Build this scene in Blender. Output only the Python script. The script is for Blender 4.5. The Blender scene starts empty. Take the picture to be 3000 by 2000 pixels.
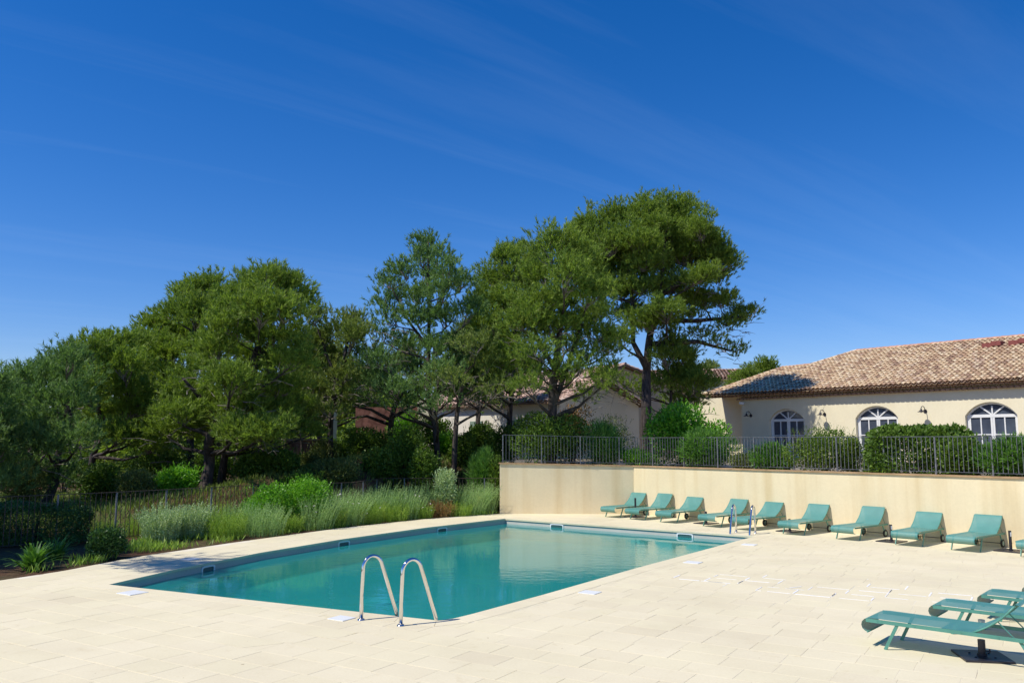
import bpy, math, random
import numpy as np
from mathutils import Vector, Matrix
from mathutils.geometry import tessellate_polygon

random.seed(7)
RNG = np.random.default_rng(11)
SC = bpy.context.scene
COL = SC.collection
PI = math.pi

# ------------------------------------------------------------------ camera
CAM_H = 2.5
FPX = 2450.0                      # focal length in pixels of a 3000 px wide frame
PITCH = math.atan(290.0 / FPX)
cam_d = bpy.data.cameras.new('camera')
cam = bpy.data.objects.new('camera', cam_d)
COL.objects.link(cam)
cam.location = (0, 0, CAM_H)
cam.rotation_euler = (PI / 2 + PITCH, 0, 0)
cam_d.sensor_width = 36.0
cam_d.lens = 36.0 * FPX / 3000.0
cam_d.clip_start = 0.05
cam_d.clip_end = 6000
SC.camera = cam

# ------------------------------------------------------------------ light
SUN_EL = math.radians(54)
SUN_AZ = Vector((-0.906, -0.423, 0)).normalized()          # horizontal direction towards the sun
to_sun = Vector((SUN_AZ.x * math.cos(SUN_EL), SUN_AZ.y * math.cos(SUN_EL), math.sin(SUN_EL)))
sun_d = bpy.data.lights.new('sun', 'SUN')
sun_d.energy = 4.65
sun_d.angle = math.radians(0.53)
sun_d.color = (1.0, 0.945, 0.85)
sun = bpy.data.objects.new('sun', sun_d)
COL.objects.link(sun)
sun.rotation_euler = to_sun.to_track_quat('Z', 'Y').to_euler()
sun.location = (-20, -10, 30)

world = bpy.data.worlds.new('World')
SC.world = world
world.use_nodes = True
wt = world.node_tree
for n in list(wt.nodes):
    wt.nodes.remove(n)
w_out = wt.nodes.new('ShaderNodeOutputWorld')
w_bg = wt.nodes.new('ShaderNodeBackground')
w_bg.inputs['Strength'].default_value = 0.15
sky = wt.nodes.new('ShaderNodeTexSky')
sky.sky_type = 'NISHITA'
sky.sun_disc = False
sky.sun_elevation = SUN_EL
sky.sun_rotation = math.atan2(SUN_AZ.x, SUN_AZ.y)
sky.altitude = 300
sky.air_density = 1.0
sky.dust_density = 0.25
sky.ozone_density = 4.0
hs = wt.nodes.new('ShaderNodeHueSaturation')
hs.inputs['Saturation'].default_value = 1.31
hs.inputs['Value'].default_value = 0.84
# thin cirrus: stretched noise on a dome mapping of the view direction
tc = wt.nodes.new('ShaderNodeTexCoord')
sep = wt.nodes.new('ShaderNodeSeparateXYZ')
addz = wt.nodes.new('ShaderNodeMath'); addz.operation = 'ADD'; addz.inputs[1].default_value = 0.12
dvx = wt.nodes.new('ShaderNodeMath'); dvx.operation = 'DIVIDE'
dvy = wt.nodes.new('ShaderNodeMath'); dvy.operation = 'DIVIDE'
cmb = wt.nodes.new('ShaderNodeCombineXYZ')
mp = wt.nodes.new('ShaderNodeMapping')
mp0 = wt.nodes.new('ShaderNodeMapping'); mp0.inputs['Rotation'].default_value = (0, 0, math.radians(-33))
mp.inputs['Scale'].default_value = (0.34, 2.6, 1)
mp.inputs['Location'].default_value = (1.3, 0.4, 0)
ns = wt.nodes.new('ShaderNodeTexNoise')
ns.inputs['Scale'].default_value = 1.1
ns.inputs['Detail'].default_value = 10
ns.inputs['Roughness'].default_value = 0.62
ns.inputs['Distortion'].default_value = 0.5
cr = wt.nodes.new('ShaderNodeValToRGB')
cr.color_ramp.elements[0].position = 0.47; cr.color_ramp.elements[0].color = (0, 0, 0, 1)
cr.color_ramp.elements[1].position = 0.80; cr.color_ramp.elements[1].color = (0.055, 0.055, 0.055, 1)
mixc = wt.nodes.new('ShaderNodeMix'); mixc.data_type = 'RGBA'
mixc.inputs[7].default_value = (5.0, 6.2, 8.0, 1)
L = wt.links.new
tint = wt.nodes.new('ShaderNodeMix'); tint.data_type = 'RGBA'; tint.blend_type = 'MULTIPLY'
tint.inputs[0].default_value = 1.0; tint.inputs[7].default_value = (0.93, 0.905, 1.07, 1)
L(sky.outputs[0], tint.inputs[6]); L(tint.outputs[2], hs.inputs['Color'])
L(tc.outputs['Generated'], sep.inputs[0])
L(sep.outputs[2], addz.inputs[0])
L(sep.outputs[0], dvx.inputs[0]); L(addz.outputs[0], dvx.inputs[1])
L(sep.outputs[1], dvy.inputs[0]); L(addz.outputs[0], dvy.inputs[1])
L(dvx.outputs[0], cmb.inputs[0]); L(dvy.outputs[0], cmb.inputs[1])
L(cmb.outputs[0], mp0.inputs[0]); L(mp0.outputs[0], mp.inputs[0]); L(mp.outputs[0], ns.inputs['Vector'])
L(ns.outputs[0], cr.inputs[0])
L(cr.outputs[0], mixc.inputs[0]); L(hs.outputs[0], mixc.inputs[6])
L(mixc.outputs[2], w_bg.inputs['Color'])
L(w_bg.outputs[0], w_out.inputs['Surface'])

vs = SC.view_settings
vs.view_transform = 'Standard'
vs.look = 'None'
vs.exposure = 0.0
vs.gamma = 1.0
vs.use_curve_mapping = False
SC.cycles.max_bounces = 8
SC.cycles.transparent_max_bounces = 16
SC.cycles.caustics_reflective = False
SC.cycles.caustics_refractive = False

# ------------------------------------------------------------------ survey helpers
def ray(px, py):
    x = (px - 1500) / FPX; z = (1000 - py) / FPX
    c, s = math.cos(PITCH), math.sin(PITCH)
    return Vector((x, c - z * s, s + z * c))
def at_z(px, py, z=0.0):
    r = ray(px, py); t = (z - CAM_H) / r.z
    return Vector((r.x * t, r.y * t, z))
def at_y(px, py, Y):
    r = ray(px, py); t = Y / r.y
    return Vector((r.x * t, Y, CAM_H + r.z * t))
def at_plane(px, py, p, n):
    r = ray(px, py); o = Vector((0, 0, CAM_H))
    t = (p - o).dot(n) / r.dot(n)
    return o + r * t
def px_m(Y):
    return FPX / Y                 # source pixels per metre at depth Y

# ------------------------------------------------------------------ object helpers
def tag(o, label=None, cat=None, group=None, kind=None):
    if label: o['label'] = label
    if cat: o['category'] = cat
    if group: o['group'] = group
    if kind: o['kind'] = kind
    return o
def empty(name, loc=(0, 0, 0), rz=0.0, parent=None):
    o = bpy.data.objects.new(name, None)
    o.empty_display_size = 0.2
    COL.objects.link(o)
    o.location = loc; o.rotation_euler = (0, 0, rz)
    if parent: o.parent = parent
    return o
def link(name, me, mat=None, parent=None, loc=None):
    o = bpy.data.objects.new(name, me)
    COL.objects.link(o)
    if mat is not None and len(me.materials) == 0:
        me.materials.append(mat)
    if parent: o.parent = parent
    if loc is not None: o.location = loc
    return o
def copy_tree(o, parent=None):
    c = o.copy(); COL.objects.link(c)
    c.parent = parent
    for ch in [k for k in bpy.data.objects if k.parent == o]:
        copy_tree(ch, c)
    return c
_children = {}
class MB:
    """collects simple shapes into one mesh"""
    def __init__(s): s.v = []; s.f = []
    def add(s, vs_, fs_):
        b = len(s.v); s.v += [tuple(v) for v in vs_]; s.f += [tuple(b + i for i in f) for f in fs_]
    def box(s, c, size, M=None):
        cx, cy, cz = c; sx, sy, sz = [k / 2 for k in size]
        vs_ = [(cx + a * sx, cy + b * sy, cz + d * sz) for a in (-1, 1) for b in (-1, 1) for d in (-1, 1)]
        if M is not None: vs_ = [tuple(M @ Vector(v)) for v in vs_]
        s.add(vs_, [(0, 1, 3, 2), (4, 6, 7, 5), (0, 4, 5, 1), (2, 3, 7, 6), (0, 2, 6, 4), (1, 5, 7, 3)])
    def bar(s, a, b, w, h, up=(0, 0, 1)):
        a = Vector(a); b = Vector(b); d = (b - a).normalized(); up = Vector(up)
        if abs(d.dot(up)) > 0.98: up = Vector((1, 0, 0))
        sd = d.cross(up).normalized(); u = sd.cross(d).normalized()
        vs_ = [p + sd * i * w / 2 + u * j * h / 2 for p in (a, b) for i, j in ((-1, -1), (1, -1), (1, 1), (-1, 1))]
        s.add(vs_, [(3, 2, 1, 0), (4, 5, 6, 7), (0, 1, 5, 4), (1, 2, 6, 5), (2, 3, 7, 6), (3, 0, 4, 7)])
    def tube(s, pts, rad, n=8, cap=True):
        pts = [Vector(p) for p in pts]
        if not hasattr(rad, '__len__'): rad = [rad] * len(pts)
        rings = []; prev = None
        for i, p in enumerate(pts):
            d = (pts[min(i + 1, len(pts) - 1)] - pts[max(i - 1, 0)]).normalized()
            if prev is None:
                a = Vector((0, 0, 1)) if abs(d.z) < 0.9 else Vector((1, 0, 0))
                sd = d.cross(a).normalized()
            else:
                sd = (prev - d * prev.dot(d)).normalized()
            prev = sd; u = d.cross(sd)
            rings.append([p + (sd * math.cos(2 * PI * k / n) + u * math.sin(2 * PI * k / n)) * rad[i] for k in range(n)])
        vs_ = [v for r in rings for v in r]
        fs_ = []
        for i in range(len(pts) - 1):
            for k in range(n):
                k2 = (k + 1) % n
                fs_.append((i * n + k, i * n + k2, (i + 1) * n + k2, (i + 1) * n + k))
        if cap:
            fs_.append(tuple(reversed(range(n)))); fs_.append(tuple((len(pts) - 1) * n + k for k in range(n)))
        s.add(vs_, fs_)
    def prism(s, poly, z0, z1):
        n = len(poly)
        s.add([(p[0], p[1], z0) for p in poly] + [(p[0], p[1], z1) for p in poly],
              [tuple(reversed(range(n))), tuple(range(n, 2 * n))] + [(i, (i + 1) % n, n + (i + 1) % n, n + i) for i in range(n)])
    def mesh(s, name, smooth=False):
        me = bpy.data.meshes.new(name)
        me.from_pydata(s.v, [], s.f)
        if smooth:
            me.polygons.foreach_set('use_smooth', [True] * len(me.polygons))
        me.update()
        return me
    def build(s, name, mat, parent=None, smooth=False, bevel=0):
        o = link(name, s.mesh(name, smooth), mat, parent)
        if bevel:
            b = o.modifiers.new('bevel', 'BEVEL'); b.width = bevel; b.segments = 2; b.limit_method = 'ANGLE'
        return o
def np_mesh(name, verts, faces_per, mat):
    """verts (N*k,3): consecutive k vertices form one face"""
    k = faces_per; n = len(verts) // k
    me = bpy.data.meshes.new(name)
    me.vertices.add(n * k)
    me.vertices.foreach_set('co', np.ascontiguousarray(verts, dtype=np.float32).ravel())
    me.loops.add(n * k)
    me.loops.foreach_set('vertex_index', np.arange(n * k, dtype=np.int32))
    me.polygons.add(n)
    me.polygons.foreach_set('loop_start', np.arange(0, n * k, k, dtype=np.int32))
    me.update(calc_edges=True)
    me.materials.append(mat)
    return me

# ------------------------------------------------------------------ materials
def new_mat(name):
    m = bpy.data.materials.new(name); m.use_nodes = True
    nt = m.node_tree
    b = nt.nodes['Principled BSDF']
    return m, nt, b
def noise_node(nt, scale, detail=4, rough=0.55, coord='Object', stretch=None):
    t = nt.nodes.new('ShaderNodeTexCoord')
    n = nt.nodes.new('ShaderNodeTexNoise')
    n.inputs['Scale'].default_value = scale; n.inputs['Detail'].default_value = detail; n.inputs['Roughness'].default_value = rough
    if stretch:
        mpn = nt.nodes.new('ShaderNodeMapping'); mpn.inputs['Scale'].default_value = stretch
        nt.links.new(t.outputs[coord], mpn.inputs[0]); nt.links.new(mpn.outputs[0], n.inputs['Vector'])
    else:
        nt.links.new(t.outputs[coord], n.inputs['Vector'])
    return n
def geo_noise(nt, scale, detail=4, rough=0.55, stretch=None):
    t = nt.nodes.new('ShaderNodeNewGeometry')
    n = nt.nodes.new('ShaderNodeTexNoise')
    n.inputs['Scale'].default_value = scale; n.inputs['Detail'].default_value = detail; n.inputs['Roughness'].default_value = rough
    if stretch:
        mpn = nt.nodes.new('ShaderNodeMapping'); mpn.inputs['Scale'].default_value = stretch
        nt.links.new(t.outputs['Position'], mpn.inputs[0]); nt.links.new(mpn.outputs[0], n.inputs['Vector'])
    else:
        nt.links.new(t.outputs['Position'], n.inputs['Vector'])
    return n
def ramp(nt, src, stops):
    r = nt.nodes.new('ShaderNodeValToRGB')
    e = r.color_ramp.elements
    while len(e) < len(stops): e.new(0.5)
    for k, (p, c) in zip(e, stops):
        k.position = p; k.color = (*c, 1)
    nt.links.new(src, r.inputs[0])
    return r
def mix_rgb(nt, fac, a, b, mode='MIX'):
    m = nt.nodes.new('ShaderNodeMix'); m.data_type = 'RGBA'; m.blend_type = mode
    for sock, val in ((m.inputs[0], fac), (m.inputs[6], a), (m.inputs[7], b)):
        if isinstance(val, bpy.types.NodeSocket): nt.links.new(val, sock)
        elif isinstance(val, (int, float)): sock.default_value = val
        else: sock.default_value = (*val, 1)
    return m.outputs[2]
def bump(nt, b, h, strength, dist):
    n = nt.nodes.new('ShaderNodeBump'); n.inputs['Strength'].default_value = strength; n.inputs['Distance'].default_value = dist
    nt.links.new(h, n.inputs['Height']); nt.links.new(n.outputs[0], b.inputs['Normal'])
def simple(name, col, rough=0.6, metal=0.0, var=0.15, scale=6, spec=0.5):
    m, nt, b = new_mat(name)
    n = geo_noise(nt, scale, 5)
    lo = tuple(c * (1 - var) for c in col); hi = tuple(min(1, c * (1 + var)) for c in col)
    r = ramp(nt, n.outputs[0], [(0.3, lo), (0.7, hi)])
    nt.links.new(r.outputs[0], b.inputs['Base Color'])
    b.inputs['Roughness'].default_value = rough; b.inputs['Metallic'].default_value = metal
    b.inputs['Specular IOR Level'].default_value = spec
    return m

def mat_paver():
    m, nt, b = new_mat('paver_stone')
    g = nt.nodes.new('ShaderNodeNewGeometry'); oi = nt.nodes.new('ShaderNodeObjectInfo')
    a = nt.nodes.new('ShaderNodeMath'); a.operation = 'ADD'
    nt.links.new(g.outputs['Random Per Island'], a.inputs[0]); nt.links.new(oi.outputs['Random'], a.inputs[1])
    fr = nt.nodes.new('ShaderNodeMath'); fr.operation = 'FRACT'; nt.links.new(a.outputs[0], fr.inputs[0])
    r = ramp(nt, fr.outputs[0], [(0.0, (0.75, 0.67, 0.47)), (0.35, (0.765, 0.69, 0.48)), (0.7, (0.775, 0.695, 0.495)), (0.93, (0.75, 0.67, 0.475)), (1.0, (0.72, 0.64, 0.45))])
    n = geo_noise(nt, 0.55, 6, 0.6)
    r2 = ramp(nt, n.outputs[0], [(0.33, (0.93, 0.92, 0.90)), (0.62, (1.02, 1.015, 1.0))])
    n3 = geo_noise(nt, 34, 4, 0.7)
    r3 = ramp(nt, n3.outputs[0], [(0.25, (0.93, 0.92, 0.90)), (0.6, (1, 1, 1))])
    c = mix_rgb(nt, 1.0, r.outputs[0], r2.outputs[0], 'MULTIPLY')
    c = mix_rgb(nt, 1.0, c, r3.outputs[0], 'MULTIPLY')
    n5 = geo_noise(nt, 3.2, 7, 0.72)
    r5 = ramp(nt, n5.outputs[0], [(0.28, (0.90, 0.875, 0.83)), (0.42, (1, 1, 1))])
    c = mix_rgb(nt, 1.0, c, r5.outputs[0], 'MULTIPLY')
    n6 = geo_noise(nt, 11, 3, 0.5)
    r6 = ramp(nt, n6.outputs[0], [(0.225, (0.45, 0.38, 0.30)), (0.25, (1, 1, 1))])
    c = mix_rgb(nt, 1.0, c, r6.outputs[0], 'MULTIPLY')
    nt.links.new(c, b.inputs['Base Color'])
    b.inputs['Roughness'].default_value = 0.85; b.inputs['Specular IOR Level'].default_value = 0.2
    n4 = geo_noise(nt, 60, 4, 0.7)
    bump(nt, b, n4.outputs[0], 0.25, 0.004)
    return m
def mat_grout():
    m, nt, b = new_mat('grout')
    g = nt.nodes.new('ShaderNodeNewGeometry')
    n = geo_noise(nt, 2.5, 5, 0.6)
    base = ramp(nt, n.outputs[0], [(0.30, (0.44, 0.37, 0.27)), (0.37, (0.70, 0.62, 0.46)), (0.6, (0.78, 0.71, 0.55))]).outputs[0]
    # freshly regrouted patch beside the pool: white mortar
    vm = nt.nodes.new('ShaderNodeVectorMath'); vm.operation = 'DISTANCE'
    pc = at_z(2400, 1722, 0)
    vm.inputs[1].default_value = (pc.x, pc.y, 0)
    nt.links.new(g.outputs['Position'], vm.inputs[0])
    mr = nt.nodes.new('ShaderNodeMapRange'); mr.inputs[1].default_value = 1.9; mr.inputs[2].default_value = 1.4
    nt.links.new(vm.outputs['Value'], mr.inputs[0])
    c = mix_rgb(nt, mr.outputs[0], base, (0.93, 0.92, 0.92))
    nt.links.new(c, b.inputs['Base Color']); b.inputs['Roughness'].default_value = 0.95
    return m
def mat_plaster(name, col, stain, streak=0.5, top=None):
    m, nt, b = new_mat(name)
    n = geo_noise(nt, 0.8, 6, 0.6)
    hi = tuple(min(1, k * 1.04) for k in col); lo = tuple(k * 0.94 for k in col)
    r = ramp(nt, n.outputs[0], [(0.3, lo), (0.7, hi)])
    n2 = geo_noise(nt, 1.0, 5, 0.6, stretch=(1.5, 1.5, 0.07))
    r2 = ramp(nt, n2.outputs[0], [(0.47, (0, 0, 0)), (0.70, (streak, streak, streak))])
    c = mix_rgb(nt, r2.outputs[0], r.outputs[0], stain)
    n3 = geo_noise(nt, 14, 5, 0.7)
    r3 = ramp(nt, n3.outputs[0], [(0.3, (0.95, 0.945, 0.93)), (0.6, (1, 1, 1))])
    c = mix_rgb(nt, 1.0, c, r3.outputs[0], 'MULTIPLY')
    nt.links.new(c, b.inputs['Base Color']); b.inputs['Roughness'].default_value = 0.9; b.inputs['Specular IOR Level'].default_value = 0.15
    n4 = geo_noise(nt, 45, 4, 0.7); bump(nt, b, n4.outputs[0], 0.3, 0.006)
    return m
def mat_tiles(name, stops):
    m, nt, b = new_mat(name)
    g = nt.nodes.new('ShaderNodeNewGeometry')
    r = ramp(nt, g.outputs['Random Per Island'], stops)
    n = geo_noise(nt, 7, 5, 0.7)
    r2 = ramp(nt, n.outputs[0], [(0.3, (0.78, 0.76, 0.74)), (0.62, (1.08, 1.06, 1.04))])
    c = mix_rgb(nt, 1.0, r.outputs[0], r2.outputs[0], 'MULTIPLY')
    nt.links.new(c, b.inputs['Base Color']); b.inputs['Roughness'].default_value = 0.85; b.inputs['Specular IOR Level'].default_value = 0.2
    return m
def mat_leaf(name, dark, light, trans=0.3, rough=0.5, nscale=0.9, brown=0.0, spec=0.35):
    gain = 2.0 if 'pine' in name else 1.65
    dark = tuple(k * gain for k in dark); light = tuple(k * gain for k in light)
    m, nt, b = new_mat(name)
    g = nt.nodes.new('ShaderNodeNewGeometry')
    n = geo_noise(nt, nscale, 3, 0.6)
    mx = nt.nodes.new('ShaderNodeMath'); mx.operation = 'MULTIPLY_ADD'; mx.inputs[1].default_value = 0.55
    nt.links.new(g.outputs['Random Per Island'], mx.inputs[0])
    ml = nt.nodes.new('ShaderNodeMath'); ml.operation = 'MULTIPLY'; ml.inputs[1].default_value = 0.6
    nt.links.new(n.outputs[0], ml.inputs[0]); nt.links.new(ml.outputs[0], mx.inputs[2])
    stops = [(0.2, dark), (0.85, light)]
    if brown: stops = [(0.13, (0.11, 0.075, 0.035)), (0.13 + brown, dark), (0.85, light)]
    r = ramp(nt, mx.outputs[0], stops)
    col = r.outputs[0]
    nd = geo_noise(nt, 0.55 if 'pine' in name else 2.4, 5, 0.7)
    dry = ramp(nt, nd.outputs[0], [(0.56, (0, 0, 0)), (0.72, (0.55, 0.55, 0.55))])
    col = mix_rgb(nt, dry.outputs[0], col, tuple((0.5 * d_ + 0.5 * l_) * k_ for d_, l_, k_ in zip(dark, light, (1.35, 0.95, 0.8))))
    nt.links.new(col, b.inputs['Base Color'])
    b.inputs['Roughness'].default_value = rough; b.inputs['Specular IOR Level'].default_value = spec
    tr = nt.nodes.new('ShaderNodeBsdfTranslucent')
    c2 = mix_rgb(nt, 1.0, col, (1.25, 1.35, 0.6), 'MULTIPLY')
    nt.links.new(c2, tr.inputs['Color'])
    ms = nt.nodes.new('ShaderNodeMixShader'); ms.inputs[0].default_value = trans
    out = nt.nodes['Material Output']
    nt.links.new(b.outputs[0], ms.inputs[1]); nt.links.new(tr.outputs[0], ms.inputs[2]); nt.links.new(ms.outputs[0], out.inputs['Surface'])
    return m
def mat_bark(name, a, bcol):
    m, nt, b = new_mat(name)
    n = geo_noise(nt, 9, 6, 0.7, stretch=(1, 1, 0.25))
    r = ramp(nt, n.outputs[0], [(0.35, a), (0.65, bcol)])
    nt.links.new(r.outputs[0], b.inputs['Base Color']); b.inputs['Roughness'].default_value = 0.95; b.inputs['Specular IOR Level'].default_value = 0.1
    bump(nt, b, n.outputs[0], 0.8, 0.05)
    return m
def mat_ground():
    m, nt, b = new_mat('soil_and_litter')
    n = geo_noise(nt, 0.35, 6, 0.6); n2 = geo_noise(nt, 14, 6, 0.75)
    r = ramp(nt, n.outputs[0], [(0.40, (0.12, 0.065, 0.042)), (0.55, (0.105, 0.082, 0.045)), (0.68, (0.085, 0.10, 0.035))])
    r2 = ramp(nt, n2.outputs[0], [(0.3, (0.45, 0.42, 0.4)), (0.7, (1.5, 1.45, 1.4))])
    c = mix_rgb(nt, 1.0, r.outputs[0], r2.outputs[0], 'MULTIPLY')
    nt.links.new(c, b.inputs['Base Color']); b.inputs['Roughness'].default_value = 1.0; b.inputs['Specular IOR Level'].default_value = 0.1
    bump(nt, b, n2.outputs[0], 0.9, 0.05)
    return m
def mat_water():
    m, nt, b = new_mat('pool_water')
    nt.nodes.remove(b)
    out = nt.nodes['Material Output']
    fr = nt.nodes.new('ShaderNodeFresnel'); fr.inputs['IOR'].default_value = 1.40
    gl = nt.nodes.new('ShaderNodeBsdfGlossy'); gl.inputs['Roughness'].default_value = 0.012
    gl.inputs['Color'].default_value = (0.95, 0.97, 0.97, 1)
    tr = nt.nodes.new('ShaderNodeBsdfTransparent'); tr.inputs['Color'].default_value = (0.23, 0.77, 0.79, 1)
    n1 = geo_noise(nt, 2.6, 3, 0.55, stretch=(1.0, 1.7, 1)); n2 = geo_noise(nt, 9, 3, 0.55, stretch=(1.0, 1.6, 1))
    ng = geo_noise(nt, 0.28, 2, 0.5)
    patch = ramp(nt, ng.outputs[0], [(0.40, (0.18, 0.18, 0.18)), (0.62, (1, 1, 1))])
    ad = nt.nodes.new('ShaderNodeMath'); ad.operation = 'MULTIPLY_ADD'; ad.inputs[1].default_value = 0.30
    nt.links.new(n2.outputs[0], ad.inputs[0]); nt.links.new(n1.outputs[0], ad.inputs[2])
    mu = nt.nodes.new('ShaderNodeMath'); mu.operation = 'MULTIPLY'
    nt.links.new(ad.outputs[0], mu.inputs[0]); nt.links.new(patch.outputs[0], mu.inputs[1])
    bp = nt.nodes.new('ShaderNodeBump'); bp.inputs['Strength'].default_value = 0.35; bp.inputs['Distance'].default_value = 0.022
    nt.links.new(mu.outputs[0], bp.inputs['Height'])
    nt.links.new(bp.outputs[0], gl.inputs['Normal']); nt.links.new(bp.outputs[0], fr.inputs['Normal'])
    df = nt.nodes.new('ShaderNodeBsdfDiffuse'); df.inputs['Color'].default_value = (0.022, 0.44, 0.44, 1)   # light scattered back by the water body
    body = nt.nodes.new('ShaderNodeMixShader'); body.inputs[0].default_value = 0.42
    nt.links.new(tr.outputs[0], body.inputs[1]); nt.links.new(df.outputs[0], body.inputs[2])
    ms = nt.nodes.new('ShaderNodeMixShader')
    nt.links.new(fr.outputs[0], ms.inputs[0]); nt.links.new(body.outputs[0], ms.inputs[1]); nt.links.new(gl.outputs[0], ms.inputs[2])
    nt.links.new(ms.outputs[0], out.inputs['Surface'])
    return m
def mat_sling():
    m, nt, b = new_mat('teal_mesh_sling')
    n = geo_noise(nt, 3, 4, 0.6)
    r = ramp(nt, n.outputs[0], [(0.3, (0.062, 0.235, 0.210)), (0.7, (0.088, 0.285, 0.255))])
    nt.links.new(r.outputs[0], b.inputs['Base Color']); b.inputs['Roughness'].default_value = 0.55
    tp = nt.nodes.new('ShaderNodeBsdfTransparent')
    ms = nt.nodes.new('ShaderNodeMixShader'); ms.inputs[0].default_value = 0.08
    out = nt.nodes['Material Output']
    nt.links.new(b.outputs[0], ms.inputs[1]); nt.links.new(tp.outputs[0], ms.inputs[2]); nt.links.new(ms.outputs[0], out.inputs['Surface'])
    return m
def mat_stonewall():
    m, nt, b = new_mat('red_rubble_stone')
    t = nt.nodes.new('ShaderNodeNewGeometry'); v = nt.nodes.new('ShaderNodeTexVoronoi'); v.inputs['Scale'].default_value = 3.4
    nt.links.new(t.outputs['Position'], v.inputs['Vector'])
    r = ramp(nt, v.outputs['Color'], [(0.1, (0.20, 0.085, 0.06)), (0.5, (0.30, 0.135, 0.095)), (0.9, (0.36, 0.20, 0.15))])
    r2 = ramp(nt, v.outputs['Distance'], [(0.3, (1, 1, 1)), (0.62, (0.55, 0.5, 0.47))])
    c = mix_rgb(nt, 1.0, r.outputs[0], r2.outputs[0], 'MULTIPLY')
    nt.links.new(c, b.inputs['Base Color']); b.inputs['Roughness'].default_value = 0.95
    bump(nt, b, v.outputs['Distance'], -0.6, 0.05)
    return m
def mat_glass_dark():
    m, nt, b = new_mat('window_glass')
    n = geo_noise(nt, 1.5, 3)
    r = ramp(nt, n.outputs[0], [(0.3, (0.05, 0.06, 0.085)), (0.7, (0.09, 0.11, 0.15))])  # sky reflection and curtain brightness put into the bluish base colour
    nt.links.new(r.outputs[0], b.inputs['Base Color']); b.inputs['Roughness'].default_value = 0.06
    n2 = geo_noise(nt, 2.2, 2); bump(nt, b, n2.outputs[0], 0.06, 0.02)
    return m

M = {}
M['paver'] = mat_paver()
M['grout'] = mat_grout()
M['wall'] = mat_plaster('cream_render', (0.82, 0.70, 0.46), (0.64, 0.48, 0.24), 0.65)
M['housewall'] = mat_plaster('pale_cream_render', (0.86, 0.78, 0.56), (0.76, 0.66, 0.44), 0.3)
M['whitewall'] = mat_plaster('white_render', (0.80, 0.75, 0.64), (0.70, 0.63, 0.50), 0.25)
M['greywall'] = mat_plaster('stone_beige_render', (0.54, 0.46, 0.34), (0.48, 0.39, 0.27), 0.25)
M['coping'] = simple('terracotta_coping', (0.42, 0.27, 0.14), 0.85, var=0.25, scale=3)
M['liner'] = mat_plaster('pale_grey_liner', (0.58, 0.55, 0.49), (0.42, 0.42, 0.36), 0.25)
M['water'] = mat_water()
M['chrome'] = simple('polished_steel', (0.72, 0.71, 0.70), 0.10, 1.0, 0.04)
M['white_plastic'] = simple('white_plastic', (0.80, 0.81, 0.80), 0.4, var=0.04)
M['slot_shade'] = simple('slot_shade_tint', (0.03, 0.11, 0.11), 0.5)  # flap colour holds the slot's shade and a teal water reflection
M['sling'] = mat_sling()
M['frame'] = simple('teal_painted_metal', (0.085, 0.27, 0.205), 0.45, var=0.12)
M['rubber'] = simple('black_rubber', (0.015, 0.015, 0.015), 0.7)
M['hub'] = simple('grey_green_hub', (0.25, 0.36, 0.30), 0.5)
M['black_metal'] = simple('black_metal', (0.025, 0.023, 0.03), 0.4, var=0.3)
M['white_mortar'] = simple('white_mortar', (0.86, 0.85, 0.83), 0.9, var=0.05)
M['iron'] = simple('grey_painted_iron', (0.13, 0.135, 0.15), 0.5, var=0.3, scale=9)
M['iron_brown'] = simple('rusty_iron', (0.075, 0.048, 0.035), 0.7, var=0.4, scale=9)
M['white_paint'] = simple('white_gloss_paint', (0.82, 0.82, 0.80), 0.35, var=0.03)
M['green_paint'] = simple('sage_green_paint', (0.20, 0.27, 0.20), 0.6, var=0.1)
M['glass'] = mat_glass_dark()
M['bark'] = mat_bark('pine_bark', (0.030, 0.025, 0.023), (0.115, 0.095, 0.085))
M['twig'] = mat_bark('grey_twig', (0.12, 0.10, 0.085), (0.33, 0.29, 0.25))
M['tiles'] = mat_tiles('canal_tiles', [(0.0, (0.36, 0.235, 0.165)), (0.14, (0.54, 0.365, 0.235)), (0.36, (0.67, 0.485, 0.30)), (0.62, (0.77, 0.595, 0.375)), (0.84, (0.84, 0.69, 0.47)), (1.0, (0.60, 0.43, 0.31))])
M['tiles_pink'] = mat_tiles('rose_canal_tiles', [(0.0, (0.40, 0.25, 0.20)), (0.5, (0.62, 0.43, 0.35)), (1.0, (0.76, 0.60, 0.50))])
M['roofbase'] = simple('roof_bedding', (0.20, 0.13, 0.09), 0.95, var=0.3)
M['eave_tile'] = simple('eave_terracotta', (0.36, 0.22, 0.14), 0.85, var=0.3, scale=5)
M['redridge'] = simple('red_ridge_tile', (0.50, 0.24, 0.15), 0.85, var=0.25, scale=4)
M['redvent'] = simple('dark_red_vent', (0.22, 0.06, 0.05), 0.8, var=0.2)
M['stone'] = mat_stonewall()
M['ground'] = mat_ground()
M['gravel'] = simple('terrace_gravel', (0.24, 0.20, 0.14), 0.95, var=0.4, scale=20)
M['cup'] = simple('clear_cup', (0.80, 0.79, 0.77), 0.15, var=0.03)
M['pine'] = mat_leaf('pine_needles', (0.036, 0.068, 0.013), (0.158, 0.212, 0.035), 0.36, 0.55, 0.7, spec=0.25)
M['pine_olive'] = mat_leaf('pine_needles_olive', (0.032, 0.056, 0.016), (0.150, 0.185, 0.046), 0.34, 0.55, 0.8, 0.05, spec=0.25)
M['pine_blue'] = mat_leaf('pine_needles_bluish', (0.030, 0.066, 0.026), (0.120, 0.185, 0.058), 0.34, 0.55, 0.7, spec=0.25)
M['laurel'] = mat_leaf('laurel_leaves', (0.026, 0.058, 0.010), (0.105, 0.170, 0.024), 0.28, 0.45, 2.0, spec=0.25)
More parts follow.
